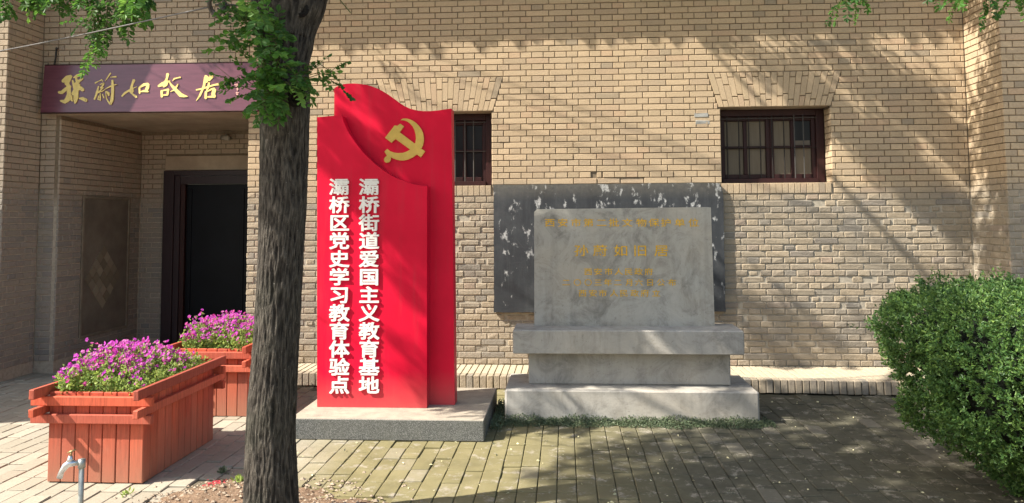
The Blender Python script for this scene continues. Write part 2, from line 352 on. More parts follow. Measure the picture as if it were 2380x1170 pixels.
# raised brick terrace along the wall
TY = lambda x: -.50-.0365*(x+2.9)
tb = MB(); xs = [-2.9, 4.16, 6.]; tb.add([(-2.9, TY(-2.9)+.012, 0), (6, TY(6)+.012, 0), (6, TY(6)+.012, .118), (-2.9, TY(-2.9)+.012, .118), (-2.9, .02, .118), (6, .02, .118), (-2.9, .02, 0)],
    [(0, 1, 2, 3), (3, 2, 5, 4), (0, 3, 4, 6)])
terrace = tb.build('terrace', M['joint']); tag(terrace, 'low raised brick terrace along the foot of the tan wall', kind='structure')
em = []
for k in range(5):
    q = MB(); q.box(-.0295, .0295, 0, .115, 0, .125, .005, .002, rng); em.append(q.mesh('edge_brick', M['brick']))
x = -2.87; k = 0
while x < 5.3:
    o = bpy.data.objects.new('edge_brick', em[k % 5]); COL.objects.link(o); o.parent = terrace; o.location = (x, TY(x)-.004+rng.uniform(-.004, .004), rng.uniform(-.001, .003)); o.rotation_euler = (0, rng.gauss(0, .012), -.0365); x += .0665; k += 1
q = MB(); x = -2.87
tq = simple('pale_terrace_brick', (.42, .36, .265), .93, .18, 16, .4)
while x < 4.15:
    y = TY(x)+.118
    while y < -.01:
        y1 = min(y+.115, .0); q.box(x-.029, x+.029, y+.003, y1-.002, .05, .125+rng.uniform(-.0015, .0015), .003); y = y1+.0005
    x += .0665
q.build('terrace_paving', tq, terrace, stuff=True)
# rubble at the foot of the terrace between the two plinths
q = MB()
for x in np.arange(-.6, -.48, .03): q.box(x, x+.028, -.60, -.56, -.01, .04+rng.uniform(0, .05), .004)

# ------------------------------------------------------------------ the brick building
bld = thing('brick_building', 'old tan brick house with a recessed doorway, two small barred windows and tiled eaves', 'building')
ZE = [.125+.0657*k for k in range(28)]; ZE = [z for z in ZE if z < 1.905]; ZE[-1] = 1.899
ZE += [1.96, 2.02]+[2.02+.065*k for k in range(1, 46)]
NSILL = ZE.index(2.02)
PITCH, PH0 = .2475, 1.588
def intervals(lo, hi, holes):
    out = [(lo, hi)]
    for a, b in holes:
        nx = []
        for p, q_ in out:
            if b <= p or a >= q_: nx.append((p, q_)); continue
            if a > p: nx.append((p, a))
            if b < q_: nx.append((b, q_))
        out = nx
    return [t for t in out if t[1]-t[0] > .012]
ARCHES = [(1.640, 2.790, 1.530, 2.912), (-1.905, -.757, -2.03, -.645)]       # bottom x0,x1, top x0,x1 ; z 2.815..3.19
AZ0, AZ1 = 2.815, 3.19
OPEN = [(1.655, 2.785, 2.02, 2.815), (-1.892, -.768, 2.02, 2.815)]
def main_holes(z0, z1):
    zc = (z0+z1)/2; h = []
    for a in OPEN:
        if a[2]-.001 < zc < a[3]+.001: h.append((a[0], a[1]))
        if 1.899 < zc < 2.02: h.append((a[0]-.01, a[1]+.01))
    for b0, b1, t0, t1 in ARCHES:
        if AZ0 < zc < AZ1:
            t = (zc-AZ0)/(AZ1-AZ0); h.append((b0+(t0-b0)*t-.005, b1+(t1-b1)*t+.005))
    return h
BR = []      # every brick: (origin, u, n, u0, u1, z0, z1, key)
def field(O, U, N, u0, u1, zlo, zhi, holes=None, phase=0., name='wall'):
    for i in range(len(ZE)-1):
        z0, z1 = ZE[i], ZE[i+1]
        if z1 > zhi+.02 or z0 < zlo-.02: continue
        st = ((i-NSILL) % 2 == 0); step = PITCH if st else PITCH/2; ph = phase+(0 if st else PITCH/4)
        for a, b in intervals(u0, u1, holes(z0, z1) if holes else []):
            k = math.floor((a-ph)/step)+1; cuts = [a]
            while ph+k*step < b: cuts.append(ph+k*step); k += 1
            cuts.append(b)
            if len(cuts) > 2 and cuts[1]-cuts[0] < .035: del cuts[1]
            if len(cuts) > 2 and cuts[-1]-cuts[-2] < .035: del cuts[-2]
            for c, d in zip(cuts, cuts[1:]): BR.append((O, U, N, c, d, z0, z1, name))
CAV = [onY(*p, 0) for p in ((1085, 503), (1115, 505), (1400, 403), (1990, 650), (2018, 652), (2120, 480), (735, 608), (690, 607), (1635, 690), (1905, 478), (1060, 575))]
GREYP = [onY(*p, 0) for p in ((1630, 268), (1634, 285))]
field((0, 0), (1, 0), (0, -1), -3.452, 4.16, .125, 4.9, main_holes, PH0, 'main')
field((0, 0), (1, 0), (0, -1), -5.66, -3.452, 2.86, 4.9, None, PH0, 'main')
field((0, 0), (1, 0), (0, -1), -5.835, -5.66, .0, 4.9, None, PH0, 'main')
field((4.16, 0), (0, -1), (-1, 0), 0, .66, .125, 4.9, None, .06, 'pilaster')            # right pilaster, side towards the left
field((4.16, -.66), (1, 0), (0, -1), 0, 2.4, .0, 4.9, None, .05, 'pilaster')
field((-5.835, -.55), (0, 1), (1, 0), 0, .55, .0, 4.9, None, .05, 'pilaster')           # left pilaster, side towards the right
field((-5.835, -.55), (-1, 0), (0, -1), 0, 2.3, .0, 4.9, None, .05, 'pilaster')
def panel_hole(z0, z1):
    return [(.43, 1.41)] if .30 < (z0+z1)/2 < 1.96 else []
field((-5.60, 0), (0, 1), (1, 0), .0, 1.65, .0, 2.83, panel_hole, .02, 'recess')
def door_hole(z0, z1): return [(.345, 2.3)] if (z0+z1)/2 < 2.52 else []
field((-5.60, 1.65), (1, 0), (0, -1), 0, 2.15, .0, 2.83, door_hole, .1, 'recess')
field((2.785, 0), (0, 1), (-1, 0), 0, .20, 2.02, 2.815, None, .1, 'reveal')
field((-.768, 0), (0, 1), (-1, 0), 0, .20, 2.02, 2.815, None, .1, 'reveal')
field((-3.452, 0), (0, 1), (-1, 0), 0, 1.65, .0, 2.83, None, .1, 'reveal')

hidden = [(735, 270, 1050, 940), (1240, 485, 1665, 760), (1190, 760, 1730, 905), (1150, 430, 1680, 725), (575, 0, 715, 1170), (2060, 650, 2380, 1170), (770, 200, 900, 300)]
def hid(x, y): return x < 0 or x > 2380 or y < 0 or any(a < x < c and b < y < d for a, b, c, d in hidden)
cand = []
for bi, b in enumerate(BR):
    O, U, N, c, d, z0, z1, nm = b
    uc = (c+d)/2; p = (O[0]+U[0]*uc, O[1]+U[1]*uc, (z0+z1)/2); px, py = proj(p)
    if hid(px, py) or nm == 'reveal': continue
    p0 = proj((O[0]+U[0]*c, O[1]+U[1]*c, z0)); p1 = proj((O[0]+U[0]*d, O[1]+U[1]*d, z1))
    cand.append((abs(p1[0]-p0[0])*abs(p1[1]-p0[1]), bi))
cand.sort(reverse=True); SINGLE = set(i for _, i in cand[:300])
walls = {}
mt = MB(); D = .0115     # mortar lies 11 mm behind the brick faces
def msheet(cells, y=D):
    for x0, x1, z0, z1 in cells: mt.add([(x0, y, z0), (x1, y, z0), (x1, y, z1), (x0, y, z1)], [(0, 1, 2, 3)])
xl = sorted([-5.66, -3.452+D, OPEN[1][0]-.0, OPEN[1][1]+.0, OPEN[0][0], OPEN[0][1], 4.17])
for x0, x1 in zip(xl, xl[1:]):
    if x0 < -3.46: msheet([(x0, x1, 2.85, 5.0)]); continue
    if any(abs(x0-a[0]) < .001 for a in OPEN): msheet([(x0, x1, 0, 2.0), (x0, x1, 2.825, 5.0)])
    else: msheet([(x0, x1, 0, 5.0)])
msheet([(-5.84, -5.66, 0, 5.0)])
def vert(x0, y0, x1, y1, z0, z1): mt.add([(x0, y0, z0), (x1, y1, z0), (x1, y1, z1), (x0, y0, z1)], [(0, 1, 2, 3)])
vert(4.171, .02, 4.171, -.65, 0, 5); vert(4.165, -.649, 7., -.649, 0, 5)
vert(-5.846, -.545, -5.846, .02, 0, 5); vert(-8.2, -.539, -5.84, -.539, 0, 5)
vert(-5.611, .012, -5.611, 1.70, 0, 2.84); mt.add([(-5.62, 1.661, 0), (-5.25, 1.661, 0), (-5.25, 1.661, 2.85), (-5.62, 1.661, 2.85)], [(0, 1, 2, 3)])
vert(-5.25, 1.661, -3.4, 1.661, 2.33, 2.85); vert(-3.441, .012, -3.441, 1.7, 0, 2.84); mt.add([(-5.66, .011, 0), (-5.611, .011, 0), (-5.611, .011, 2.86), (-5.66, .011, 2.86)], [(0, 1, 2, 3)])
for a in OPEN:
    vert(a[0]-.01, .012, a[0]-.01, .32, 2., 2.83); vert(a[1]+.011, .012, a[1]+.011, .32, 2., 2.83)
    mt.add([(a[0]-.01, .012, 2.006), (a[1]+.01, .012, 2.006), (a[1]+.01, .32, 2.006), (a[0]-.01, .32, 2.006)], [(0, 1, 2, 3)])
wall = mt.build('wall', M['mortar'], bld)
CACHE = {}
def brick_mesh(L, Hh, low):
    key = (round(L, 3), round(Hh, 4), low); 
    if key not in CACHE:
        CACHE[key] = []
        for v in range(3):
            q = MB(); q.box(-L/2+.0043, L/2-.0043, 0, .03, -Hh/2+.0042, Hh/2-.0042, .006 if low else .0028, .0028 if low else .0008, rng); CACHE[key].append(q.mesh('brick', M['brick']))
    return rng.choice(CACHE[key])
bw = MB()
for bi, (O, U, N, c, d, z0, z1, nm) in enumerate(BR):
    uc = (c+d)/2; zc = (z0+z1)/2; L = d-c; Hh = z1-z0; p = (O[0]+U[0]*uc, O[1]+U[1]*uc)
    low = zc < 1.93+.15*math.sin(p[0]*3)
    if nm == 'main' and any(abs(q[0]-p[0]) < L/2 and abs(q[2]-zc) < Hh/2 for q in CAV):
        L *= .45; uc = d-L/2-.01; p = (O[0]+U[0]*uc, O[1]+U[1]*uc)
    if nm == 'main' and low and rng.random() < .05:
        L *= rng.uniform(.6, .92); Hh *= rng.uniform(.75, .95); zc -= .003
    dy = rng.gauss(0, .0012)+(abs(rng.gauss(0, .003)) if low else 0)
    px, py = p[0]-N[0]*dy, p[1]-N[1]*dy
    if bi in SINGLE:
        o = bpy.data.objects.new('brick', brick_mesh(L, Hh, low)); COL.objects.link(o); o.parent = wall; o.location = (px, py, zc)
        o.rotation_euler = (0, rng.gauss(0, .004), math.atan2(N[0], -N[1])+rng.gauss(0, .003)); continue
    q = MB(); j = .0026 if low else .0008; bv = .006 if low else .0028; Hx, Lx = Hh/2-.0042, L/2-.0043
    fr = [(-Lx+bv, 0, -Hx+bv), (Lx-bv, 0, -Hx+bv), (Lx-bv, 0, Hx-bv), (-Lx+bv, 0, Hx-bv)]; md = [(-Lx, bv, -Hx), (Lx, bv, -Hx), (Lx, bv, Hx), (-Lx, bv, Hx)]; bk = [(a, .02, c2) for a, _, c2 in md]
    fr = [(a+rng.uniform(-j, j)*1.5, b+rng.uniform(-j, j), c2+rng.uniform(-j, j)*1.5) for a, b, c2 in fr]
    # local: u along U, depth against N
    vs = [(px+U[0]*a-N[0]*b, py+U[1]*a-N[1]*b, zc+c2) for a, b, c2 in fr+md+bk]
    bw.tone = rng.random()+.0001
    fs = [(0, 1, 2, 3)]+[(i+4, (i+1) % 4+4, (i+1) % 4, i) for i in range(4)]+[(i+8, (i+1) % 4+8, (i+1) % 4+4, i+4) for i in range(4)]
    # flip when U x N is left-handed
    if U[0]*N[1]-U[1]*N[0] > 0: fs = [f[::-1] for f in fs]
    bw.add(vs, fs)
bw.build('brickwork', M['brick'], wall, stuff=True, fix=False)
# cement patch beside the right window
q = MB()
for p in GREYP: q.box(p[0]-.075, p[0]+.07, -.004, .01, p[2]-.022, p[2]+.022, .006, .004, rng)
q.build('cement_patch', M['patch'], wall)
# flat arches over the windows and upright bricks under them
def quadbrick(cs, y0, tone, B):
    cx = sum(c[0] for c in cs)/4; cz = sum(c[1] for c in cs)/4
    sh = []
    for c in cs:
        dx, dz = c[0]-cx, c[1]-cz; l = math.hypot(dx, dz); k = 1-.006/l; sh.append((cx+dx*k, cz+dz*k))
    md = [(a, y0+.003, b) for a, b in sh]; fr = []
    for a, b in sh:
        l = math.hypot(a-cx, b-cz); k = 1-.004/l; fr.append((cx+(a-cx)*k, y0+rng.uniform(-.0006, .0006), cz+(b-cz)*k))
    bk = [(a, y0+.035, b) for a, b in sh]; B.tone = tone
    B.add(fr+md+bk, [(0, 1, 2, 3)]+[(i+4, (i+1) % 4+4, (i+1) % 4, i) for i in range(4)]+[(i+8, (i+1) % 4+8, (i+1) % 4+4, i+4) for i in range(4)])
for ai, (b0, b1, t0, t1) in enumerate(ARCHES):
    n = 21
    def X(u, t): return (b0+(b1-b0)*u)*(1-t)+(t0+(t1-t0)*u)*t
    for k in range(n):
        u0, u1 = k/n, (k+1)/n; cuts = ((0, .36, 1), (0, .20, .84, 1), (0, .64, 1), (0, .30, .86, 1))[k % 4]
        for a, b in zip(cuts, cuts[1:]):
            B = MB(); quadbrick([(X(u0, a), AZ0+(AZ1-AZ0)*a), (X(u1, a), AZ0+(AZ1-AZ0)*a), (X(u1, b), AZ0+(AZ1-AZ0)*b), (X(u0, b), AZ0+(AZ1-AZ0)*b)], -.001, 0, B)
            B.build('arch_brick', M['brick'], wall)
    B = MB(); B.box(b0+.012, b1-.012, .008, .30, 2.818, 2.86); B.build('lintel', M['plaster'], wall)
    a = OPEN[ai]; x = a[0]-.008
    while x < a[1]-.02:
        x1 = x+.0625+rng.uniform(-.001, .001); B = MB(); quadbrick([(x, 1.901), (x1, 1.901), (x1, 2.019), (x, 2.019)], -.002, 0, B); B.build('sill_brick', M['brick'], wall); x = x1
# recess ceiling, panel, diamond
q = MB(); q.box(-5.66, -3.45, .004, 1.7, 2.845, 2.9); q.build('porch_ceiling', M['plaster'], bld)
q = MB(); q.box(-5.625, -5.603, .43, 1.41, .30, 1.96); pan = q.build('render_panel', M['render'], bld)
for y0, y1, z0, z1 in ((.43, .465, .30, 1.96), (1.375, 1.41, .30, 1.96), (.465, 1.375, .30, .335), (.465, 1.375, 1.925, 1.96)):
    q = MB(); q.box(-5.606, -5.588, y0, y1, z0, z1, .004); q.build('panel_trim', M['trim'], pan)
q = NM('diamond_tile'); r_ = q.rnd(); q.col(q.ramp(r_, [(0, (.17, .145, .105)), (.4, (.21, .18, .13)), (.7, (.29, .255, .19)), (1, (.19, .16, .12))])); q.bump(q.noise(50), .4, .003); M['diam'] = q.done(.85, .2)
cy, cz, hy, hz = .86, .985, .36, .385
for i in range(5):
    for j in range(5):
        def pt(a, b): return (cy+hy*(a-b)/5*1., cz+hz*((a+b)/5-1.))
        c4 = [pt(i+.04, j+.04), pt(i+.96, j+.04), pt(i+.96, j+.96), pt(i+.04, j+.96)]
        q = MB(); dx = rng.uniform(0, .005); q.add([(-5.602, a, b) for a, b in c4]+[(-5.592+dx, a, b) for a, b in c4], [(4, 5, 6, 7), (0, 1, 5, 4), (1, 2, 6, 5), (2, 3, 7, 6), (3, 0, 4, 7)])
        q.build('tile', M['diam'], pan, fix=True)
# door
door = thing('door', '', ''); del door['label']; del door['category']; door.parent = bld
def dbox(nm, x0, x1, y0, y1, z0, z1, m, b=.004, par=door):
    q = MB(); q.box(x0, x1, y0, y1, z0, z1, b); return q.build(nm, M[m], par)
dbox('door_jamb', -5.262, -5.12, 1.60, 1.70, 0, 2.318, 'doorwood'); dbox('door_jamb', -5.12, -5.045, 1.625, 1.71, 0, 2.25, 'doorwood'); dbox('door_jamb', -5.045, -4.985, 1.645, 1.72, 0, 2.19, 'darkwood')
dbox('door_head', -5.12, -3.45, 1.602, 1.70, 2.252, 2.318, 'doorwood'); dbox('door_head', -5.045, -3.45, 1.627, 1.71, 2.14, 2.248, 'doorwood')
dbox('door_leaf', -4.985, -3.45, 1.69, 1.74, .03, 2.139, 'doorpane')
for x0, x1 in ((-4.95, -4.91), (-4.24, -4.20)): dbox('door_rail', x0, x1, 1.678, 1.692, .1, 2.08, 'doorpane')
dbox('door_lintel', -5.26, -3.45, 1.632, 1.70, 2.322, 2.515, 'plaster', .004, bld)
# windows
def c4(x, y): p = onY(1600+x/3.545, 130+y/3.545, .24); return p[0], p[2]
def window(dx, left):
    wd = thing('window', '', ''); del wd['label']; del wd['category']; wd.parent = bld
    def wb(nm, x0, x1, y0, y1, z0, z1, m, b=.003):
        q = MB(); q.box(x0+dx, x1+dx, y0, y1, z0, z1, b); return q.build(nm, M[m], wd)
    X0, X1 = 1.657, 2.783
    fx0, fx1 = 1.70, 2.70
    wb('frame', X0, fx0, .19, .30, 2.022, 2.813, 'darkwood'); wb('frame', fx1, X1, .205, .30, 2.022, 2.813, 'darkwood')
    wb('frame', fx0, fx1, .20, .30, 2.745, 2.813, 'darkwood'); wb('frame', fx0, fx1, .17, .30, 2.022, 2.07, 'darkwood')
    cm = (fx0+fx1)/2+.02
    for s0, s1 in ((fx0, cm), (cm, fx1)):
        wb('sash_stile', s0+.001, s0+.042, .235, .28, 2.072, 2.743, 'darkwood'); wb('sash_stile', s1-.042, s1-.001, .235, .28, 2.072, 2.743, 'darkwood')
        wb('sash_rail', s0+.043, s1-.043, .236, .28, 2.695, 2.743, 'darkwood'); wb('sash_rail', s0+.043, s1-.043, .236, .28, 2.072, 2.118, 'darkwood')
        mx = (s0+s1)/2; wb('muntin', mx-.019, mx+.019, .238, .272, 2.119, 2.694, 'darkwood')
        for a, b in ((s0+.043, mx-.02), (mx+.02, s1-.043)):
            wb('muntin', a, b, .240, .270, 2.398, 2.424, 'darkwood')
            for zz, (z0, z1) in enumerate(((2.119, 2.397), (2.425, 2.694))):
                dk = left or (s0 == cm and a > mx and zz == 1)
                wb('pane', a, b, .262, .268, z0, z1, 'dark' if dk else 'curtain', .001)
                if dk and not left: wb('paper', a+.012, b-.01, .250, .253, z0+.004, z0+.055, 'render', .001)
    for k, bx in enumerate((1.76, 1.885, 1.99, 2.11, 2.235, 2.36, 2.47, 2.565)):
        q = MB(); q.tube([(bx+dx, .20, 2.05), (bx+dx, .20, 2.75)], .006, 6); q.build('bar', M['palerod' if (left or k > 5) else 'iron'], wd)
    q = MB(); q.tube([(fx0+dx, .195, 2.716), (fx1+dx, .195, 2.722)], .0045, 6); q.build('crossbar', M['palerod'], wd)
    q = MB(); q.tube([(fx0+dx, .195, 2.40), (fx1+dx, .195, 2.40)], .0045, 6); q.build('crossbar', M['palerod' if left else 'iron'], wd)
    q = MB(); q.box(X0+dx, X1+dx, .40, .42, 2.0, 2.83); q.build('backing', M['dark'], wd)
    return wd
window(0, False); window(OPEN[1][1]-OPEN[0][1], True)
# eaves
ev = MB(); ev.add([(-8.2, -.71, 5.51), (7, -.71, 5.51), (7, 3., 7.6), (-8.2, 3., 7.6), (-8.2, 0.02, 5.0), (7, .02, 5.0), (-8.2, -.70, 5.44), (7, -.70, 5.44)], [(0, 1, 2, 3), (6, 4, 5, 7), (0, 6, 7, 1)])
roof = ev.build('roof', M['tile'], bld)
tm = MB(); n = 8
vs = []
for yy, zz in ((-.72, 5.10), (.6, 5.84)):
    for k in range(n+1):
        t = math.pi*k/n; vs.append((math.cos(t)*.075, yy, zz+math.sin(t)*.06))
tm.add(vs, [(k, k+1, k+n+2, k+n+1) for k in range(n)]+[tuple(range(n+1))])
tm.add([(-.07, -.721, 5.115), (.07, -.721, 5.115), (.05, -.722, 5.06), (0, -.722, 5.01), (-.05, -.722, 5.06)], [(0, 1, 2, 3, 4)])
tm.add([(.075, -.70, 5.11), (.165, -.70, 5.11), (.12, -.701, 5.06)], [(0, 1, 2)])
tme = tm.mesh('roof_tile', M['tile'])
x = -8.1
while x < 7: o = link('roof_tile', tme, roof); o.location = (x, rng.uniform(-.03, .03), .385+rng.uniform(-.025, .03)); x += .24+rng.uniform(-.006, .006)
# end walls and back so the house is a real volume
q = MB(); q.box(-8.2, -8.0, -.53, 6, 0, 5.0); q.box(6.8, 7., -.64, 6, 0, 5.0); q.build('end_wall', M['plaster'], bld)
q = MB(); q.box(-12, -8.22, -3.43, 5.9, 0, 4.25); q.build('side_wing', M['plaster'], bld)
# little security camera and conduit in the porch
p = onY(520, 318, 1.5); q = MB(); q.tube([(p[0], 1.66, p[2]+.03), (p[0], 1.56, p[2]+.03)], .012, 8); q.tube([(p[0]-.05, 1.57, p[2]), (p[0]+.07, 1.50, p[2]-.02)], .035, 10)
o = q.build('security_camera', M['camera'], None, True); tag(o, 'small security camera high on the back wall of the porch', 'camera')
p0, p1 = onY(126, 152, -.02), onY(131, 115, -.02)
q = MB(); q.tube([p0-np.array([0, 0, .2]), p0, (p0+p1)/2+np.array([.004, 0, 0]), p1], .009, 6); q.tube([p1, p1+np.array([.01, .0, .02])], .014, 6)
o = q.build('cable_stub', M['cable'], None, True); tag(o, 'short black cable end sticking up above the left end of the name board', 'cable')

# ------------------------------------------------------------------ lettering
FC = {}
def glyph(ch, bold, ext):
    k = (ch, bold, ext)
    if k in FC: return FC[k]
    c = bpy.data.curves.new('character', 'FONT'); c.body = ch; c.size = 1; c.extrude = ext; c.offset = bold; c.resolution_u = 2
    o = bpy.data.objects.new('character', c); COL.objects.link(o)
    me = bpy.data.meshes.new_from_object(o.evaluated_get(bpy.context.evaluated_depsgraph_get())); bpy.data.objects.remove(o); bpy.data.curves.remove(c)
    me.name = 'character'; FC[k] = me
    return me
def heavy(ch, d, ext):
    k = (ch, 'heavy'); 
    if k in FC: return FC[k]
    m0 = glyph(ch, .004, ext); V0 = [tuple(v.co) for v in m0.vertices]; F0 = [tuple(p.vertices) for p in m0.polygons]; B = MB()
    for i, (dx, dy) in enumerate(((-d, -d), (d, -d), (d, d), (-d, d), (0, -d*1.1), (0, d*1.1), (-d*1.1, 0), (d*1.1, 0))): B.add([(x+dx, y+dy, z*(1-.012*i)) for x, y, z in V0], F0)
    me = bpy.data.meshes.new('character'); me.from_pydata(B.v, [], B.f); me.update(); FC[k] = me; return me
def char(ch, cx, cz, y, wdt, hgt, mat, parent, bold=.0, ext=.02, depth=.03):
    me = heavy(ch, bold, ext) if bold > .012 else glyph(ch, bold, ext)
    if not me.materials: me.materials.append(mat)
    o = bpy.data.objects.new('character', me); COL.objects.link(o); o.parent = parent
    # font square: x 0..1, z -.12..0.86 ; local z is depth
    o.scale = (wdt, hgt, depth/(2*ext)); o.rotation_euler = (math.pi/2, 0, 0); o.location = (cx-.5*wdt, y, cz-.37*hgt); return o

# ------------------------------------------------------------------ name board over the door
nb = thing('name_board', 'long maroon name board with gold brush characters hung above the doorway', 'sign', (-4.6, -.05, 2.85))
def nbp(x, y):     # the board leans: its foot stands further out than its top
    t = (y-148)/112.; return onY(x, y, -.035-.08*t)
A, B_, C_, D_ = nbp(104, 152), nbp(598, 145), nbp(598, 258), nbp(94, 263)
q = MB(); sh = np.array(nb.location)
bk = [A+[0, .03, 0], B_+[0, .03, 0], C_+[0, .08, 0], D_+[0, .08, 0]]
q.add([p-sh for p in (A, B_, C_, D_)]+[p-sh for p in bk], [(0, 3, 2, 1), (0, 1, 5, 4), (1, 2, 6, 5), (2, 3, 7, 6), (3, 0, 4, 7)]); q.build('board', M['signwood'], nb, fix=True)
q = MB()
for a, b in ((D_, C_), (A, B_)): q.tube([a-sh+np.array([0, .004, 0]), b-sh+np.array([0, .004, 0])], .008, 6)
q.build('edge_trim', M['darkwood'], nb)
SA = lambda x, y: (120+x/10.818, 160+y/10.818)
SB = lambda x, y: (340+x/9.154, 160+y/9.154)
def strokes(S, sc_, lst, mat=None, name='character'):
    B = MB(); nrm = np.array([0, -1, -.25])
    for k, st in enumerate(lst):
        P = []; 
        for i in range(len(st)-1):      # resample
            for t in (0, .25, .5, .75): P.append([st[i][j]*(1-t)+st[i+1][j]*t for j in range(3)])
        P.append(list(st[-1])); h = .006+.0005*k
        L, R_ = [], []
        for i, (x, y, wd) in enumerate(P):
            a = P[max(i-1, 0)]; b = P[min(i+1, len(P)-1)]; dx, dy = b[0]-a[0], b[1]-a[1]; l = math.hypot(dx, dy) or 1; nx, ny = -dy/l, dx/l
            L.append((x+nx*wd, y+ny*wd)); R_.append((x-nx*wd, y-ny*wd))
        e0, e1 = P[0], P[-1]; a = P[1]; dx, dy = e0[0]-a[0], e0[1]-a[1]; l = math.hypot(dx, dy) or 1; cap0 = (e0[0]+dx/l*e0[2]*.7, e0[1]+dy/l*e0[2]*.7)
        a = P[-2]; dx, dy = e1[0]-a[0], e1[1]-a[1]; l = math.hypot(dx, dy) or 1; cap1 = (e1[0]+dx/l*e1[2]*.7, e1[1]+dy/l*e1[2]*.7)
        ring = [cap0]+L+[cap1]+R_[::-1]; n = len(ring)
        W3 = [nbp(*S(*p))-sh for p in ring]; top = [p+nrm*h for p in W3]; m = len(P)
        B.add(top+[p-nrm*.002 for p in W3], [(0, 1, n-1)]+[(1+i, 2+i, n-2-i, n-1-i) for i in range(m-1)]+[(m, m+1, m+2)]+[(i, i+n, (i+1) % n+n, (i+1) % n) for i in range(n)])
    return B.build(name, mat or M['signgold'], nb, fix=False)
strokes(SA, 1, [[(285, 320, 40), (400, 235, 62), (500, 195, 42)], [(490, 195, 30), (420, 300, 60), (370, 385, 48)], [(410, 380, 45), (440, 500, 50), (445, 640, 50), (410, 770, 66), (340, 830, 48), (230, 805, 18)],
    [(185, 590, 28), (260, 600, 42), (370, 510, 42), (480, 445, 36)], [(565, 225, 16), (650, 180, 40), (760, 140, 30), (805, 152, 20)], [(790, 245, 22), (690, 315, 34), (640, 400, 45)],
    [(620, 230, 22), (655, 330, 38), (610, 440, 50)], [(535, 290, 16), (570, 400, 34), (620, 500, 62)], [(715, 400, 22), (630, 540, 70), (540, 640, 40)], [(640, 500, 40), (740, 490, 48), (805, 540, 38)],
    [(625, 560, 60), (625, 700, 60), (612, 800, 48), (600, 868, 18)], [(510, 680, 22), (512, 780, 30), (540, 815, 14)], [(700, 742, 10), (790, 752, 40), (880, 795, 40), (865, 820, 20)]])
strokes(SA, 1, [[(1105, 360, 20), (1160, 328, 9), (1250, 290, 9), (1262, 272, 12)], [(1268, 272, 8), (1290, 320, 9)], [(1490, 112, 17), (1430, 200, 14), (1355, 310, 5)], [(1480, 215, 5), (1560, 206, 14), (1630, 202, 20)],
    [(1190, 440, 12), (1165, 540, 25), (1130, 660, 25), (1085, 770, 20)], [(1225, 400, 8), (1320, 362, 20), (1300, 420, 18), (1235, 485, 14)], [(1235, 490, 9), (1310, 470, 14), (1225, 560, 14), (1160, 610, 9)],
    [(1170, 610, 9), (1290, 562, 13), (1360, 520, 7)], [(1235, 620, 10), (1232, 720, 18), (1240, 800, 11)], [(1195, 680, 10), (1178, 770, 13), (1230, 785, 8)], [(1290, 640, 10), (1330, 735, 14)],
    [(1540, 290, 22), (1548, 450, 34), (1545, 620, 34), (1530, 780, 40), (1492, 890, 26), (1440, 830, 17), (1390, 740, 10), (1372, 560, 7)], [(1370, 505, 8), (1480, 450, 16), (1560, 412, 15), (1655, 395, 6)], [(1395, 570, 16), (1440, 620, 32), (1452, 675, 18)]])
strokes(SA, 1, [[(2078, 285, 36), (2040, 370, 27), (2010, 470, 30), (1985, 575, 27), (2040, 640, 18), (2140, 712, 30)], [(1775, 692, 20), (1850, 610, 26), (1950, 550, 24), (2060, 490, 12), (2150, 452, 6)], [(2040, 480, 15), (2050, 560, 22), (2010, 620, 20)],
    [(2212, 475, 26), (2222, 620, 18)], [(2215, 470, 22), (2330, 400, 34), (2430, 385, 32)], [(2440, 390, 30), (2420, 470, 42), (2380, 560, 34)], [(2250, 575, 14), (2340, 560, 28), (2440, 575, 18)]])
strokes(SB, 1, [[(460, 112, 32), (445, 200, 22), (415, 275, 28)], [(262, 372, 22), (350, 330, 42), (440, 275, 28), (510, 268, 14)], [(470, 265, 18), (420, 340, 34), (370, 385, 18)], [(333, 470, 26), (338, 600, 24)], [(335, 470, 12), (480, 442, 22)],
    [(475, 440, 22), (455, 555, 22)], [(370, 562, 14), (460, 556, 16)], [(735, 182, 14), (670, 196, 12), (605, 213, 16), (565, 262, 4)], [(682, 325, 10), (660, 370, 16), (600, 450, 18), (520, 490, 5)],
    [(500, 280, 10), (555, 365, 24), (640, 455, 36), (740, 560, 42), (810, 580, 28), (885, 592, 6)]])
strokes(SB, 1, [[(1375, 112, 36), (1395, 165, 40), (1330, 245, 28)], [(1262, 150, 22), (1300, 200, 42), (1270, 280, 40)], [(1262, 180, 26), (1235, 350, 26), (1190, 470, 22), (1140, 580, 20), (1068, 682, 5)],
    [(1068, 450, 15), (1180, 430, 18), (1300, 392, 20), (1450, 345, 18), (1540, 330, 22), (1628, 330, 9)], [(1340, 300, 20), (1330, 380, 25), (1290, 470, 12)], [(1275, 490, 25), (1270, 632, 26)], [(1290, 492, 10), (1400, 432, 20), (1450, 440, 40)], [(1455, 440, 42), (1430, 540, 40), (1455, 600, 36)], [(1310, 600, 14), (1450, 592, 26)]])
strokes(SB, 1, [[(1880, 340, 7), (1950, 330, 7)], [(1940, 318, 6), (1935, 400, 6)], [(1975, 330, 6), (2000, 370, 7)], [(1905, 365, 6), (1970, 385, 6)], [(1925, 430, 7), (1965, 435, 7)], [(1945, 410, 6), (1940, 470, 6)],
    [(1915, 515, 8), (1970, 512, 8)], [(1935, 495, 6), (1940, 560, 7)], [(1925, 545, 7), (1960, 550, 6)]], M['pink'], 'signature')

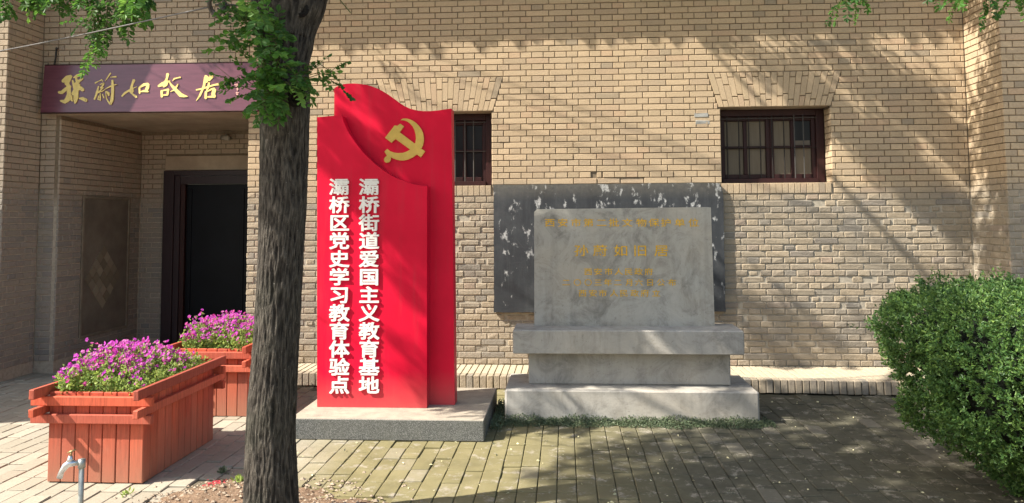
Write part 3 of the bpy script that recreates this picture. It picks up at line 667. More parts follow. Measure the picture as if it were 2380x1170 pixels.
# ------------------------------------------------------------------ red monument
rm = thing('monument_sign', 'tall red flag shaped monument with white characters and a yellow emblem on a granite plinth', 'monument', (-1.45, -1.95, 0))
rs = np.array(rm.location)
def rloc(p): return (p[0]-rs[0], p[2])
C2 = lambda x, y: (680+x/2.721, 170+y/2.721)
YF, YB = -2.03, -1.93
TOPZ = .158
front = [rloc(onY(737, 943, YF)), rloc(onY(992, 943, YF))]
front[0] = (front[0][0], TOPZ); front[1] = (front[1][0], TOPZ)
crv = [(850, 715), (810, 712), (760, 702), (720, 690), (680, 676), (640, 657), (600, 634), (565, 610), (530, 583), (500, 557), (470, 528), (440, 496), (410, 458), (385, 424), (360, 386), (345, 360), (330, 326), (320, 300), (313, 270)]
crv2 = [(280, 268), (240, 272), (200, 276), (155, 280)]
front += [rloc(onY(*C2(x, y), YF)) for x, y in crv+crv2]
q = MB(); q.prism(front, YF-rs[1], YF+.10-rs[1]); q.build('front_panel', M['red'], rm, fix=True)
btop = [(1003, 224), (960, 229), (915, 236), (870, 240), (830, 240), (795, 237), (765, 231), (740, 224), (710, 210), (680, 191), (650, 170), (620, 147), (595, 130), (565, 112), (535, 97), (500, 83), (465, 74), (430, 68), (395, 65), (360, 65), (325, 68), (295, 76), (270, 88), (252, 105), (245, 125)]
x0b = rloc(onY(1057, 937, YB+.012))[0]
back = [(rloc(onY(770, 900, YB))[0], TOPZ), (x0b, TOPZ)]+[rloc(onY(*C2(x, y), YB)) for x, y in btop]
back[-1] = (back[0][0], back[-1][1])
q = MB(); q.prism(back, YB+.012-rs[1], YB+.15-rs[1]); q.build('back_panel', M['red'], rm, fix=True)
# plinth
q = MB(); q.box(-2.09-rs[0], -.612-rs[0], -2.385-rs[1], -1.27-rs[1], 0, .157, .006); q.build('plinth', M['granite'], rm)
# emblem: hammer and sickle traced as one raised sheet each
E8 = lambda x, y: (870+x/7.8, 250+y/7.8)
def raised(poly, S, Y, th, mat, nm, par, org):
    P = [onY(*S(x, y), Y) for x, y in poly]; q = MB(); q.prism([(p[0]-org[0], p[2]) for p in P], Y-th-org[1], Y-org[1]+.001); return q.build(nm, mat, par, fix=True)
YE = YB+.012
sick = [(480, 235), (520, 207), (580, 205), (640, 217), (700, 243), (760, 285), (815, 340), (860, 405), (890, 475), (902, 550), (900, 620), (885, 690), (858, 748), (820, 805), (770, 860), (700, 910), (620, 948), (540, 965), (460, 962), (390, 945), (330, 920),
    (305, 905), (305, 950), (290, 985), (255, 1003), (215, 1003), (188, 980), (183, 940), (200, 905), (235, 880), (190, 805), (240, 755), (290, 795), (360, 820), (440, 832), (520, 828), (600, 800), (660, 765), (710, 710), (750, 640), (760, 570), (755, 500), (735, 420), (700, 350), (650, 295), (600, 258), (540, 238)]
ham = [(200, 555), (375, 330), (425, 338), (475, 300), (545, 350), (465, 455), (925, 800), (848, 908), (390, 575), (318, 645)]
em = thing('emblem', '', ''); del em['label']; del em['category']; em.parent = rm
raised(sick, E8, YE, .013, M['gold'], 'sickle', em, rs); raised(ham, E8, YE, .0145, M['gold'], 'hammer', em, rs)
for txt, cx in (("灞桥区党史学习教育体验点", 787), ("灞桥街道爱国主义教育基地", 856.5)):
    for k, ch in enumerate(txt):
        y = 434.5+(897-434.5)*k/11.; p = onY(cx, y, YF-.03)
        char(ch, p[0]-rs[0], p[2], YF-.0075-rs[1], .170, .142, M['white'], rm, .0125 if ch in '灞' else .0175, .02, .015)

# ------------------------------------------------------------------ blackboard on the wall
bb = MB(); ol = []
cor = [(-.748, .675), (1.652, .690), (1.655, 1.93), (1.625, 2.012), (1.60, 2.020), (-.748, 2.018)]
for i in range(len(cor)):
    a, b = cor[i], cor[(i+1) % len(cor)]; n = max(1, int(math.hypot(b[0]-a[0], b[1]-a[1])/.05))
    for k in range(n): t = k/n; ol.append((a[0]+(b[0]-a[0])*t+rng.uniform(-.004, .004), a[1]+(b[1]-a[1])*t+rng.uniform(-.004, .003)))
bb.prism(ol, -.045, -.004); o = bb.build('blackboard', M['board'], None, fix=True); tag(o, 'wide worn black slate board with flaking white marks on the wall behind the stele', 'blackboard')

# ------------------------------------------------------------------ stone stele
st = thing('stone_stele', 'grey stone stele with faded gold characters on a stepped concrete pedestal', 'stele', (.5, -1.5, 0))
ss = np.array(st.location)
def sbox(nm, x0, x1, y0, y1, z0, z1, m, b=.008):
    q = MB(); q.box(x0-ss[0], x1-ss[0], y0-ss[1], y1-ss[1], z0, z1, b, .002, rng); return q.build(nm, M[m], st)
sbox('base', -.500, 1.542, -1.82, -1.15, 0, .262, 'conc', .014); sbox('neck', -.314, 1.366, -1.60, -1.22, .262, .536, 'conc'); sbox('cap', -.437, 1.452, -1.75, -1.30, .537, .731, 'conc', .008)
q = MB(); q.prism([(-.268-ss[0], .731), (1.272-ss[0], .731), (1.262-ss[0], 1.742), (1.235-ss[0], 1.746), (-.235-ss[0], 1.738), (-.262-ss[0], 1.715)], -1.455-ss[1], -1.335-ss[1]); q.build('slab', M['stele'], st, fix=True)
SY = -1.4565
def line(txt, xs, y, wp, hp, bold):
    for ch, x in zip(txt, xs):
        p = onY(x, y, SY); k = 1790/6.75; char(ch, p[0]-ss[0], p[2], SY-ss[1]+.0005, wp/k, hp/k, M['goldflat'], st, bold, .01, .0022)
line("西安市第二批文物保护单位", [1278, 1308, 1339, 1368, 1398, 1427, 1458, 1491, 1520, 1548, 1580, 1612], 518, 25, 20, .008)
line("孙蔚如旧居", [1351, 1395, 1443, 1488, 1537], 583, 34, 28, .008)
line("西安市人民政府", [1367, 1390, 1414.5, 1438, 1461, 1484, 1508], 632, 20, 17, .008)
line("二〇〇三年二月六日公布", [1316, 1342, 1367, 1390, 1413, 1436, 1463, 1485, 1511, 1536, 1562], 657, 19, 17, .008)
line("西安市人民政府立", [1354, 1378, 1401, 1427, 1450, 1475, 1499, 1525], 682, 20, 17, .008)

# ------------------------------------------------------------------ planters
BW = (.63)/7.
bm_f = [];
for k in range(4):
    q = MB(); q.box(-BW/2+.0022, BW/2-.0022, 0, .02, .0, .563, .004, .0008, rng); bm_f.append(q.mesh('board', M['wood']))
def planter(name_lab, x0, y0, ln):
    t = thing('flower_planter', name_lab, 'planter', (x0, y0, 0), 'red wooden flower planters')
    q = MB(); q.box(.022, .608, .022, ln-.022, .02, .50); q.build('liner', M['soil'], t)
    for k in range(7):
        for yy, ro in ((0, 0), (ln, math.pi)):
            o = bpy.data.objects.new('board', bm_f[rng.randrange(4)]); COL.objects.link(o); o.parent = t; o.location = (BW*(k+.5), yy+rng.uniform(-.001, .001), .004); o.rotation_euler = (0, 0, ro)
    n = round((ln-.0)/BW); bw_ = ln/n
    for k in range(n):
        for xx, ro in ((0, -math.pi/2), (.63, math.pi/2)):
            o = bpy.data.objects.new('board', bm_f[rng.randrange(4)]); COL.objects.link(o); o.parent = t; o.location = (xx+rng.uniform(-.001, .001), bw_*(k+.5), .003); o.rotation_euler = (0, 0, ro); o.scale = (bw_/BW*.995, 1, 1)
    def rl(*a): q = MB(); q.box(*a, .004, .001, rng); q.build('rail', M['wood'], t)
    for yy in (-.040, ln+.004):
        rl(-.098, .700, yy, yy+.036, .488, .546); rl(-.098, .700, yy, yy+.036, .378, .434)
    for xx in (-.040, .634):
        rl(xx, xx+.036, -.140, ln+.115, .5475, .608); rl(xx, xx+.036, -.140, ln+.115, .4355, .487)
    return t
planter('nearer red wooden planter box in full view, front left of the tree', -3.300, -3.400, .985)
planter('farther red wooden planter box by the doorway, half hidden behind the tree', -3.315, -1.750, .985)
def leafquads(n, cen, dirs, size, wr, rg, fold=.25):
    """n leaves as two quads each: base, two sides, tip (kite folded along the midrib)"""
    up = rg.normal(size=(n, 3)); s = np.cross(dirs, up); s /= np.linalg.norm(s, axis=1)[:, None]+1e-9; nn = np.cross(s, dirs)
    L = size[:, None]; W = L*wr
    b = cen; m = cen+dirs*L*.55; tip = cen+dirs*L-nn*L*.12
    l = m+s*W*.5+nn*W*fold; r = m-s*W*.5+nn*W*fold; l2 = cen+dirs*L*.85+s*W*.32+nn*W*fold*.3; r2 = cen+dirs*L*.85-s*W*.32+nn*W*fold*.3
    V = np.stack([b, l, l2, tip, r2, r], 1).reshape(-1, 3); i = np.arange(n)*6
    F = np.concatenate([np.stack([i, i+1, i+2, i+3], 1), np.stack([i, i+3, i+4, i+5], 1)]); return V, F
def nrmz(a): return a/(np.linalg.norm(a, axis=1)[:, None]+1e-9)
def petunias(lab, x0, y0, ln, seed, dens=1.):
    rg = np.random.default_rng(seed); nt_ = int(700*dens)
    # stems rise from the box and lean towards the light; leaves low, flowers high at the back
    bx = x0+.02+rg.random(nt_)*.59; by = y0+.015+rg.random(nt_)*(ln-.03); fx = (bx-x0)/.63; fy = (by-y0)/ln
    edge = np.minimum(np.minimum(fx, 1-fx)*5+.35, 1)*np.minimum(np.minimum(fy, 1-fy)*5+.3, 1)
    hump = np.array([noise.noise(Vector((a*3.1+seed, b*3.1, 0))) for a, b in zip(bx, by)])
    ht = np.clip((.075+.145*edge*(1.25-.75*fx)+.07*hump*edge)*rg.uniform(.65, 1.08, nt_), .03, .30)
    base = np.stack([bx, by, np.full(nt_, .525)], 1); lean = np.stack([rg.normal(0, .12, nt_)-.06, rg.normal(0, .12, nt_)-.03, np.ones(nt_)], 1)
    tipp = base+lean*ht[:, None]
    # leaves
    m = 11; i = np.repeat(np.arange(nt_), m); tt = rg.uniform(.15, 1., nt_*m)
    c = base[i]+(tipp[i]-base[i])*tt[:, None]+rg.normal(0, .010, (nt_*m, 3)); d = nrmz(rg.normal(0, 1, (nt_*m, 3))+np.array([0, 0, .7]))
    V, F = leafquads(nt_*m, c, d, rg.uniform(.016, .034, nt_*m), .55, rg)
    me = fast_mesh('foliage', V, F, M['pleaf'], tone=np.repeat(rg.random(nt_*m), 6)); o = link('petunia_bed', me); tag(o, lab, 'flowers', 'stuff')
    # flowers: five lobed funnels
    sel = np.where((rg.random(nt_) < np.clip(1.05-.7*fx-.2*(fy<.2)+.5*hump, .12, 1)))[0]; FV = []; FF = []; T = []
    k = 0
    for a in np.concatenate([sel, sel[::2]]):
        p = tipp[a]+rg.normal(0, .014, 3)+np.array([0, 0, .008]); ax = nrmz((rg.normal(0, .6, 3)+np.array([-.35, -.5, .7]))[None])[0]
        u = np.cross(ax, rg.normal(size=3)); u /= np.linalg.norm(u); v = np.cross(ax, u); R_ = rg.uniform(.011, .0195); ring = []
        for j in range(10):
            t = 2*math.pi*j/10; rr = R_*(1 if j % 2 == 0 else .72); ring.append(p+(u*math.cos(t)+v*math.sin(t))*rr+ax*(.004 if j % 2 else .0))
        FV += [p-ax*.010]+ring; n0 = k*11; FF += [(n0, n0+1+j, n0+1+(j+1) % 10, n0+1+(j+2) % 10) for j in range(0, 10, 2)]; T += [rg.random()]*11; k += 1
    o2 = link('petunia_flowers', fast_mesh('flowers', np.array(FV), np.array(FF), M['petal'], tone=T), o, True)
    q = MB(); 
    for a in range(0, nt_, 3): q.tube([base[a]-[0, 0, .03], tipp[a]], .0018, 3, False)
    q.build('stems', M['twig'], o, stuff=True)
petunias('purple petunias with pale green leaves filling the nearer planter', -3.300, -3.400, .985, 3)
petunias('purple petunias filling the farther planter by the doorway', -3.315, -1.750, .985, 11)

# ------------------------------------------------------------------ standpipe with a tap
tp = thing('standpipe_tap', 'chrome tap on a grey steel standpipe in front of the nearer planter', 'tap', (-2.495, -4.3, 0))
q = MB(); q.tube([(0, 0, -.02), (0, 0, .405)], .0135, 12); q.build('pipe', M['steel'], tp, True)
q = MB(); q.tube([(0, 0, .385), (0, 0, .43)], .0185, 12); q.tube([(-.004, -.004, .414), (-.048, -.02, .414)], .0135, 10); q.build('elbow', M['steel'], tp, True)
q = MB(); q.tube([(-.02, -.012, .414), (-.05, -.022, .416), (-.068, -.028, .404), (-.085, -.034, .375), (-.093, -.037, .345)], [.013, .019, .018, .013, .0145], 12)
q.tube([(-.053, -.024, .415), (-.048, -.022, .436), (-.047, -.022, .452)], [.0165, .014, .011], 10); q.build('tap_body', M['chrome'], tp, True)
q = MB(); q.tube([(-.047, -.022, .452), (-.044, -.021, .470)], .0055, 8); q.tube([(-.062, -.027, .468), (-.044, -.021, .474), (-.026, -.012, .482)], [.003, .006, .0035], 8); q.build('tap_handle', M['brass'], tp, True)

# ------------------------------------------------------------------ soil patch round the tree, pebbles, weeds, fallen petals
nx, ny = 90, 80; V = []; 
for j in range(ny+1):
    for i in range(nx+1):
        u = -1+2*i/nx; v = -1+2*j/ny; x = SOILC[0]+u*.95; y = SOILC[1]+v*.86
        a = math.atan2(y-SOILC[1], x-SOILC[0]); r = .62+.10*math.sin(3*a+1)+.05*math.sin(7*a); d = math.hypot((x-SOILC[0])/1.12, (y-SOILC[1])/1.02)/r
        h = max(0, 1.12-d); z = -.025+.085*min(1, h*2.2)*(.55+.6*noise.noise(Vector((x*3, y*3, 1))))+.018*noise.noise(Vector((x*14, y*14, 2)))+.010*noise.noise(Vector((x*40, y*40, 5)))
        V.append((x, y, z))
F = [(j*(nx+1)+i, j*(nx+1)+i+1, (j+1)*(nx+1)+i+1, (j+1)*(nx+1)+i) for j in range(ny) for i in range(nx)]
o = link('soil_patch', fast_mesh('soil_patch', np.array(V), np.array(F), M['soil'], True)); tag(o, 'heap of dry reddish soil round the foot of the tree', kind='structure')
def soil_z(x, y):
    i = int(round((x-SOILC[0]+.95)/1.9*nx)); j = int(round((y-SOILC[1]+.86)/1.72*ny)); i = min(max(i, 0), nx); j = min(max(j, 0), ny); return max(V[j*(nx+1)+i][2], -.002)
q = MB()
for k in range(1500):
    a = rng.uniform(0, 6.28); r = .72*math.sqrt(rng.random())*(1 if rng.random() < .88 else 1.3); x = SOILC[0]+r*math.cos(a)*1.12; y = SOILC[1]+r*math.sin(a); s = abs(rng.gauss(0, .006))+.003; z = soil_z(x, y)
    vs = [(x+rng.uniform(.6, 1)*s*cx_, y+rng.uniform(.6, 1)*s*cy_, z+s*.3+rng.uniform(.4, .8)*s*cz_) for cx_, cy_, cz_ in ((-1, -1, 0), (1, -1, 0), (1, 1, 0), (-1, 1, 0), (0, 0, 1), (0, 0, -1))]
    q.tone = rng.random(); q.add(vs, [(0, 1, 4), (1, 2, 4), (2, 3, 4), (3, 0, 4), (1, 0, 5), (2, 1, 5), (3, 2, 5), (0, 3, 5)])
tag(q.build('pebbles', M['stone']), 'loose pebbles and crumbs of earth strewn on the soil round the tree', 'pebbles', 'stuff')
q = MB()
for k in range(70):
    p = onZ(498+rng.gauss(0, 13), 1132+rng.gauss(0, 7), 0); x, y = p[0], p[1]; s = rng.uniform(.004, .011); a = rng.uniform(0, 3.1); z = soil_z(x, y)+.008
    q.add([(x-s*math.cos(a), y-s*math.sin(a), z), (x+s*math.sin(a)*.5, y-s*.5, z+.004), (x+s*math.cos(a), y+s*math.sin(a), z+.002), (x-s*.4, y+s*.5, z+.006)], [(0, 1, 2, 3)])
tag(q.build('red_paper_scraps', M['redpaper']), 'shreds of faded red firecracker paper on the soil left of the tree', 'paper scraps', 'stuff')
rg = np.random.default_rng(5); P = []; 
def groundpt(): 
    while True:
        x = rg.uniform(-2.2, 3.2); y = rg.uniform(-3.9, -.9)
        if (-2.1 < x < -.6 and -2.4 < y < -1.2) or (-.5 < x < 1.55 and y > -1.85): continue
        return x, y
for k in range(230):
    x, y = groundpt(); P.append((x, y, .004))
P = np.array(P); d = nrmz(np.stack([rg.normal(size=230), rg.normal(size=230), rg.uniform(0, .25, 230)], 1)); Vv, Ff = leafquads(230, P, d, rg.uniform(.008, .026, 230), .6, rg, .1)
tag(link('fallen_petals', fast_mesh('fallen_petals', Vv, Ff, M['fallen'], tone=np.repeat(rg.random(230), 6))), 'pale fallen blossom petals scattered over the pavers', 'fallen petals', 'stuff')
def weed(px, py, lab, n, s, mat='pleaf'):
    p = onZ(px, py, 0); p[2] = soil_z(p[0], p[1]) if soil_in(p[0], p[1]) else 0
    c = p+rg.normal(0, s*.35, (n, 3))*[1, 1, 0]; dd = nrmz(rg.normal(0, 1, (n, 3))+[0, 0, 1.]); Vv, Ff = leafquads(n, c, dd, rg.uniform(.5, 1.1, n)*s, .42, rg)
    tag(link('weed', fast_mesh('weed', Vv, Ff, M[mat], tone=np.repeat(rg.random(n), 6))), lab, 'weed')
weed(552, 1122, 'bright green broad leaved weed at the left foot of the tree', 22, .055); weed(292, 1150, 'small green weed in the paving under the front corner of the nearer planter', 14, .035)
weed(515, 1098, 'dark low weed tuft on the broken pavers left of the tree', 40, .04, 'cover')
# creeping plants at the foot of the stele
n = 9000; x = rg.uniform(-.50, 1.66, n); wv = np.array([.055+.03*noise.noise(Vector((a*4, 0, 0)))+.02*noise.noise(Vector((a*14, 3, 0))) for a in x]); wv *= np.clip((1.70-x)*5, .2, 1)
t_ = np.abs(rg.normal(0, .5, n)).clip(0, 1); y = np.where(x < 1.56, -1.822-t_*wv*2.2, -1.80-rg.normal(0, .05, n)); zz = rg.random(n)*np.clip(1-t_, .12, 1)*wv*1.1
c = np.stack([x, y, zz+.003], 1); dd = nrmz(rg.normal(0, 1, (n, 3))+[0, -.3, .6]); Vv, Ff = leafquads(n, c, dd, rg.uniform(.008, .018, n), .65, rg)
tag(link('ground_cover', fast_mesh('ground_cover', Vv, Ff, M['cover'], tone=np.repeat(rg.random(n), 6))), 'strip of small grey green creeping plants along the foot of the stele', 'ground cover', 'stuff')
n = 1500; c = np.stack([rg.uniform(-.60, -.50, n), rg.uniform(-2.1, -1.2, n), rg.uniform(0, .05, n)], 1); Vv, Ff = leafquads(n, c, nrmz(rg.normal(0, 1, (n, 3))+[0, 0, .5]), rg.uniform(.01, .02, n), .6, rg)
tag(link('ground_cover', fast_mesh('ground_cover', Vv, Ff, M['cover'], tone=np.repeat(rg.random(n), 6))), 'dark low plants in the gap between the granite plinth and the stele', 'ground cover', 'stuff')

# ------------------------------------------------------------------ hedge
hd = thing('clipped_hedge', 'dense clipped dark green evergreen shrub at the right edge of the view', 'hedge', (3.25, -3.35, 0))
rgh = np.random.default_rng(21)
def hedge_pt(th, z):      # outline radius at height fraction
    k = np.interp(z, [0, .12, .32, .55, .78, .9, .97, 1], [.42, .58, .88, 1., 1.0, .93, .78, .45]); r = 1/((np.abs(np.cos(th))**2.6+np.abs(np.sin(th))**2.6)**(1/2.6)); return k*r
HR = (1.22, .92); HH = 1.205
def hedge_surf(th, z, lump=True):
    k = hedge_pt(th, z); x = np.cos(th)*k*HR[0]; y = np.sin(th)*k*HR[1]; zz = z*HH+.02
    nz_ = np.array([noise.noise(Vector((a*2.6, b*2.6, c_*2.6)))*.085+noise.noise(Vector((a*7, b*7, c_*7)))*.05 for a, b, c_ in zip(x, y, zz)])
    dirv = nrmz(np.stack([x, y, (zz-.65)*.9], 1)); return np.stack([x, y, zz], 1)+dirv*nz_[:, None], dirv
th = np.repeat(np.linspace(0, 2*math.pi, 40, endpoint=False), 24); zz = np.tile(np.linspace(0, 1, 24), 40); S_, N_ = hedge_surf(th, zz); S_ = S_-N_*.17
F = [((i % 40)*24+j, ((i+1) % 40)*24+j, ((i+1) % 40)*24+j+1, (i % 40)*24+j+1) for i in range(40) for j in range(23)]
corem = simple('hedge_twig_core', (.006, .009, .005), .95, .4, 20, 0)
link('inner_twigs', fast_mesh('inner_twigs', S_, np.array(F), corem, True), hd)
ns = 16000; th = rgh.uniform(0, 2*math.pi, ns); zf = rgh.random(ns)**.9; 
front = (np.sin(th) < .35) | (zf > .8); th, zf = th[front], zf[front]
capn = 1500; tc = rgh.uniform(0, 2*math.pi, capn); S1, N1 = hedge_surf(th, zf)
S2, _ = hedge_surf(tc, np.full(capn, .96)); S2 = S2*np.stack([np.sqrt(rgh.random(capn))]*2+[np.ones(capn)], 1); S2[:, 2] += rgh.uniform(-.02, .05, capn); N2 = np.tile([[0, 0, 1.]], (capn, 1))
S1 = np.concatenate([S1, S2]); N1 = np.concatenate([N1, N2])
hole = np.array([noise.noise(Vector((a*4+9, b*4, c_*4))) for a, b, c_ in S1]); keep = hole > -.47; S1, N1 = S1[keep], N1[keep]; m = len(S1)
depth = rgh.random(m)**1.6*.13; sp = S1-N1*depth[:, None]; sd = nrmz(N1+rgh.normal(0, .45, (m, 3))+[0, 0, .35]); sl_ = rgh.uniform(.03, .085, m)
sl_ = np.where(rgh.random(m) < .02, sl_*2.2, sl_)
K = 11; i = np.repeat(np.arange(m), K); tt = rgh.uniform(.1, 1, m*K); c = sp[i]+sd[i]*(sl_[i]*tt)[:, None]; rad = rgh.normal(0, 1, (m*K, 3)); d = nrmz(sd[i]*.75+nrmz(rad)*.85)
Vv, Ff = leafquads(m*K, c, d, rgh.uniform(.014, .029, m*K), .46, rgh, .18)
tn = np.clip(np.repeat(np.clip(.35*hole[keep]+.42, 0, 1), K)+rgh.normal(0, .17, m*K), .01, .99)
link('foliage', fast_mesh('foliage', Vv, Ff, M['hedge'], tone=np.repeat(tn, 6)), hd, True)
q = MB()
for k in range(9): a = rng.uniform(0, 6.28); q.tube([(.1*math.cos(a), .1*math.sin(a), -.02), (.5*math.cos(a), .4*math.sin(a), .45)], [.016, .009], 6)
q.build('stems', M['bark'], hd)

# ------------------------------------------------------------------ trees
def trunk_mesh(path, nseg, nring, amp, name, seed=0.):
    P = [Vector(p[:3]) for p in path]; R_ = [p[3] for p in path]; zs = np.linspace(0, len(P)-1, nring); V = []; TN = []
    for t in zs:
        i = min(int(t), len(P)-2); f = t-i; f2 = f*f*(3-2*f); c = P[i].lerp(P[i+1], f); r = R_[i]*(1-f2)+R_[i+1]*f2; T = (P[i+1]-P[i]).normalized()
        a = (Vector((1, 0, 0))-T*T.x).normalized(); b = T.cross(a)
        for k in range(nseg):
            an = 2*math.pi*k/nseg; dx, dy = math.cos(an), math.sin(an); hgt = c.z
            rid = 1-abs(noise.noise(Vector((dx*6.5+seed, dy*6.5, hgt*7.))))*2.2; rid2 = 1-abs(noise.noise(Vector((dx*14, dy*14+seed, hgt*17.))))*2
            big = noise.noise(Vector((dx*1.1, dy*1.1, hgt*1.4+seed)))
            rr = r*(1+.05*big)+amp*.8*(.75*rid+.45*rid2-.75); V.append(tuple(c+(a*dx+b*dy)*rr)); TN.append(min(.99, max(.01, .5+.35*(.75*rid+.45*rid2-.6)+.25*noise.noise(Vector((dx*30, dy*30, hgt*24))))))
    F = [(j*nseg+k, j*nseg+(k+1) % nseg, (j+1)*nseg+(k+1) % nseg, (j+1)*nseg+k) for j in range(nring-1) for k in range(nseg)]
    return fast_mesh(name, np.array(V), np.array(F), M['bark'], True, TN)
tr = thing('locust_tree', 'dark barked street tree with leafy shoots on its trunk, in front of the red monument', 'tree', (-1.606, -4.0, 0)); ts = np.array(tr.location)
def T(x, y, Y=-4.): return onY(x, y, Y)-ts
def tx(y0, xl, xr): a, b = T(xl, y0), T(xr, y0); c = (a+b)/2; return (c[0], 0, c[2], (b[0]-a[0])/2*.985)
path = [(0.0, 0, -.12, .185), (.0, 0, .03, .156), tx(1150, 570, 692), tx(1000, 576, 686), tx(800, 590, 692), tx(600, 602, 702), tx(450, 607, 712), tx(330, 607, 716), tx(240, 606, 719), tx(160, 608, 716), tx(90, 600, 728), tx(0, 590, 756), tx(-90, 570, 800)]
link('trunk', trunk_mesh(path, 200, 460, .0085, 'trunk'), tr)
top = path[-1]
limbs = [[(top[0]-.03, 0, top[2]-.12, .13), (-.45, -.1, 3.9, .095), (-1.0, .3, 5.2, .07), (-1.6, .9, 6.6, .045), (-2.2, 1.4, 7.8, .02)],
    [(top[0]+.05, 0, top[2]-.15, .135), (.55, .15, 4.0, .10), (.9, .7, 5.4, .075), (1.0, 1.5, 6.8, .05), (1.1, 2.2, 8.0, .02)],
    [(-.45, -.1, 3.9, .08), (-1.3, -.8, 5.0, .055), (-2.4, -1.2, 6.4, .035), (-3.2, -1.4, 7.6, .015)], [(.9, .7, 5.4, .06), (.2, 1.7, 6.3, .04), (-.6, 2.6, 7.4, .02)], [(.55, .15, 4., .07), (1.6, -.6, 5.2, .05), (2.6, -1., 6.6, .02)]]
for li, pth in enumerate(limbs): link('limb', trunk_mesh(pth, 20, 40, .004, 'limb', li*3.), tr)
# pruning scars on the trunk
for px, py, r in ((699, 22, .036), (688, 226, .044), (655, 188, .022)):
    p = T(px, py, -4.13); q = MB()
    for k, (rr, dy) in enumerate(((r, 0), (r*.72, -.006), (r*.42, .004))):
        pts = [(p[0]+rr*math.cos(t), p[1]+dy+.012*abs(math.cos(t)), p[2]+rr*math.sin(t)*1.1) for t in np.linspace(0, 2*math.pi, 17)]
        q.tube(pts, r*.20, 6, False)
    q.tube([(p[0], p[1]-.002, p[2]), (p[0], p[1]+.05, p[2])], [r*.5, r*.6], 10); q.build('knot', M['bark'], tr, True)
LV, LF, LT = [], [], []; TW = MB()
def reset():
    global LV, LF, LT, TW
    LV, LF, LT, TW = [], [], [], MB()
def pinnate(base, d, length, pairs, lsz, rg_, droop=.35, twig=True):
    d = d/np.linalg.norm(d); pts = []; p = base.copy(); dd = d.copy(); n_ = pairs+2
    for k in range(n_+1):
        pts.append(p.copy()); p = p+dd*length/n_; dd = dd+np.array([0, 0, -droop/n_]); dd /= np.linalg.norm(dd)
    if twig: TW.tube([pts[0], pts[n_//2], pts[-1]], [.0022, .0016, .0008], 3, False)
    side = np.cross(d, [0, 0, 1.]); side = side/(np.linalg.norm(side)+1e-6); tn_ = rg_.random()
    cs, ds = [], []
    for k in range(2, n_+1):
        ax = pts[k]-pts[k-1]; ax /= np.linalg.norm(ax)
        for s in (-1, 1): cs.append(pts[k]+rg_.normal(0, .002, 3)); ds.append(side*s+ax*.45+np.array([0, 0, -.18])+rg_.normal(0, .16, 3))
    cs.append(pts[-1]); ds.append(ax); ds = nrmz(np.array(ds)); m_ = len(cs)
    Vq, Fq = leafquads(m_, np.array(cs), ds, lsz*rg_.uniform(.75, 1.15, m_), .6, rg_, .1)
    # lay leaflets roughly flat: squash their random roll
    LF.append(Fq+sum(len(v) for v in LV)*1 if False else (Fq, len(Vq))); LV.append(Vq); LT.append(np.clip(np.full(len(Vq), tn_)*.6+rg_.random()*.4, .01, .99))
def flush(name, parent, mat='leaf', twigname='twigs', stuff=True):
    off = 0; Fs = []
    for Fq, n_ in LF: Fs.append(Fq+off); off += n_
    o_ = link(name, fast_mesh(name, np.concatenate(LV), np.concatenate(Fs), M[mat], tone=np.concatenate(LT)), parent, stuff)
    if TW.v: TW.build(twigname, M['twig'], parent, stuff=True)
    reset(); return o_
# shoots on the trunk
rgt = np.random.default_rng(4)
def shoot(px0, py0, Y0, tips, n_leaf=5, ln=.20, lsz=.042):
    b0 = T(px0, py0, Y0)
    for (px, py, Y) in tips:
        e = T(px, py, Y); TW.tube([b0, (b0+e)/2+np.array([0, 0, .02]), e], [.004, .003, .0015], 4, False)
        for k in range(n_leaf):
            t = .25+.75*k/max(1, n_leaf-1); p = b0+(e-b0)*t; d = (e-b0)/np.linalg.norm(e-b0)+rgt.normal(0, .75, 3)+np.array([0, -.15, -.25]); pinnate(p, d, ln*rgt.uniform(.7, 1.1), 5, lsz, rgt, .6)
shoot(640, 120, -4.12, [(560, 40, -4.3), (540, 15, -4.25), (600, 30, -4.4), (650, 70, -4.35), (610, 90, -4.4), (575, 10, -4.2)], 6, .17, .048)
shoot(640, 200, -4.12, [(545, 110, -4.25), (650, 110, -4.35), (610, 140, -4.42), (600, 165, -4.35), (665, 150, -4.35), (640, 90, -4.3)], 5, .17, .045)
shoot(630, 250, -4.12, [(560, 175, -4.2), (600, 200, -4.35), (665, 190, -4.38), (610, 240, -4.35), (635, 215, -4.4), (625, 180, -4.3)], 5, .15, .042)
shoot(660, 215, -4.14, [(745, 150, -4.25), (770, 165, -4.2), (720, 175, -4.3), (690, 170, -4.35), (735, 195, -4.25)], 4, .13, .034)
for a, b, ln, ls in (((600, 205, -4.2), (530, 175, -4.22), .24, .042), ((600, 110, -4.2), (520, 108, -4.2), .28, .045), ((760, 180, -4.2), (790, 200, -4.2), .16, .04), ((655, 230, -4.3), (650, 262, -4.32), .13, .05), ((640, 225, -4.3), (655, 250, -4.35), .12, .05), ((600, 60, -4.2), (520, 75, -4.2), .25, .045), ((597, 200, -4.2), (560, 150, -4.2), .2, .04)):
    A_, B2 = T(*a), T(*b); pinnate(A_, B2-A_, ln, 6, ls, rgt, .25)
flush('trunk_shoots', tr)
for pts in ([(592, 212), (560, 200), (535, 180), (500, 152)], [(595, 212), (560, 225), (530, 240)], [(815, 30), (790, 0), (770, -20)]):
    q = MB(); q.tube([T(x, y, -4.05) for x, y in pts], [.0035, .003, .002, .001][:len(pts)], 5); q.build('bare_twig', M['twig'], tr)
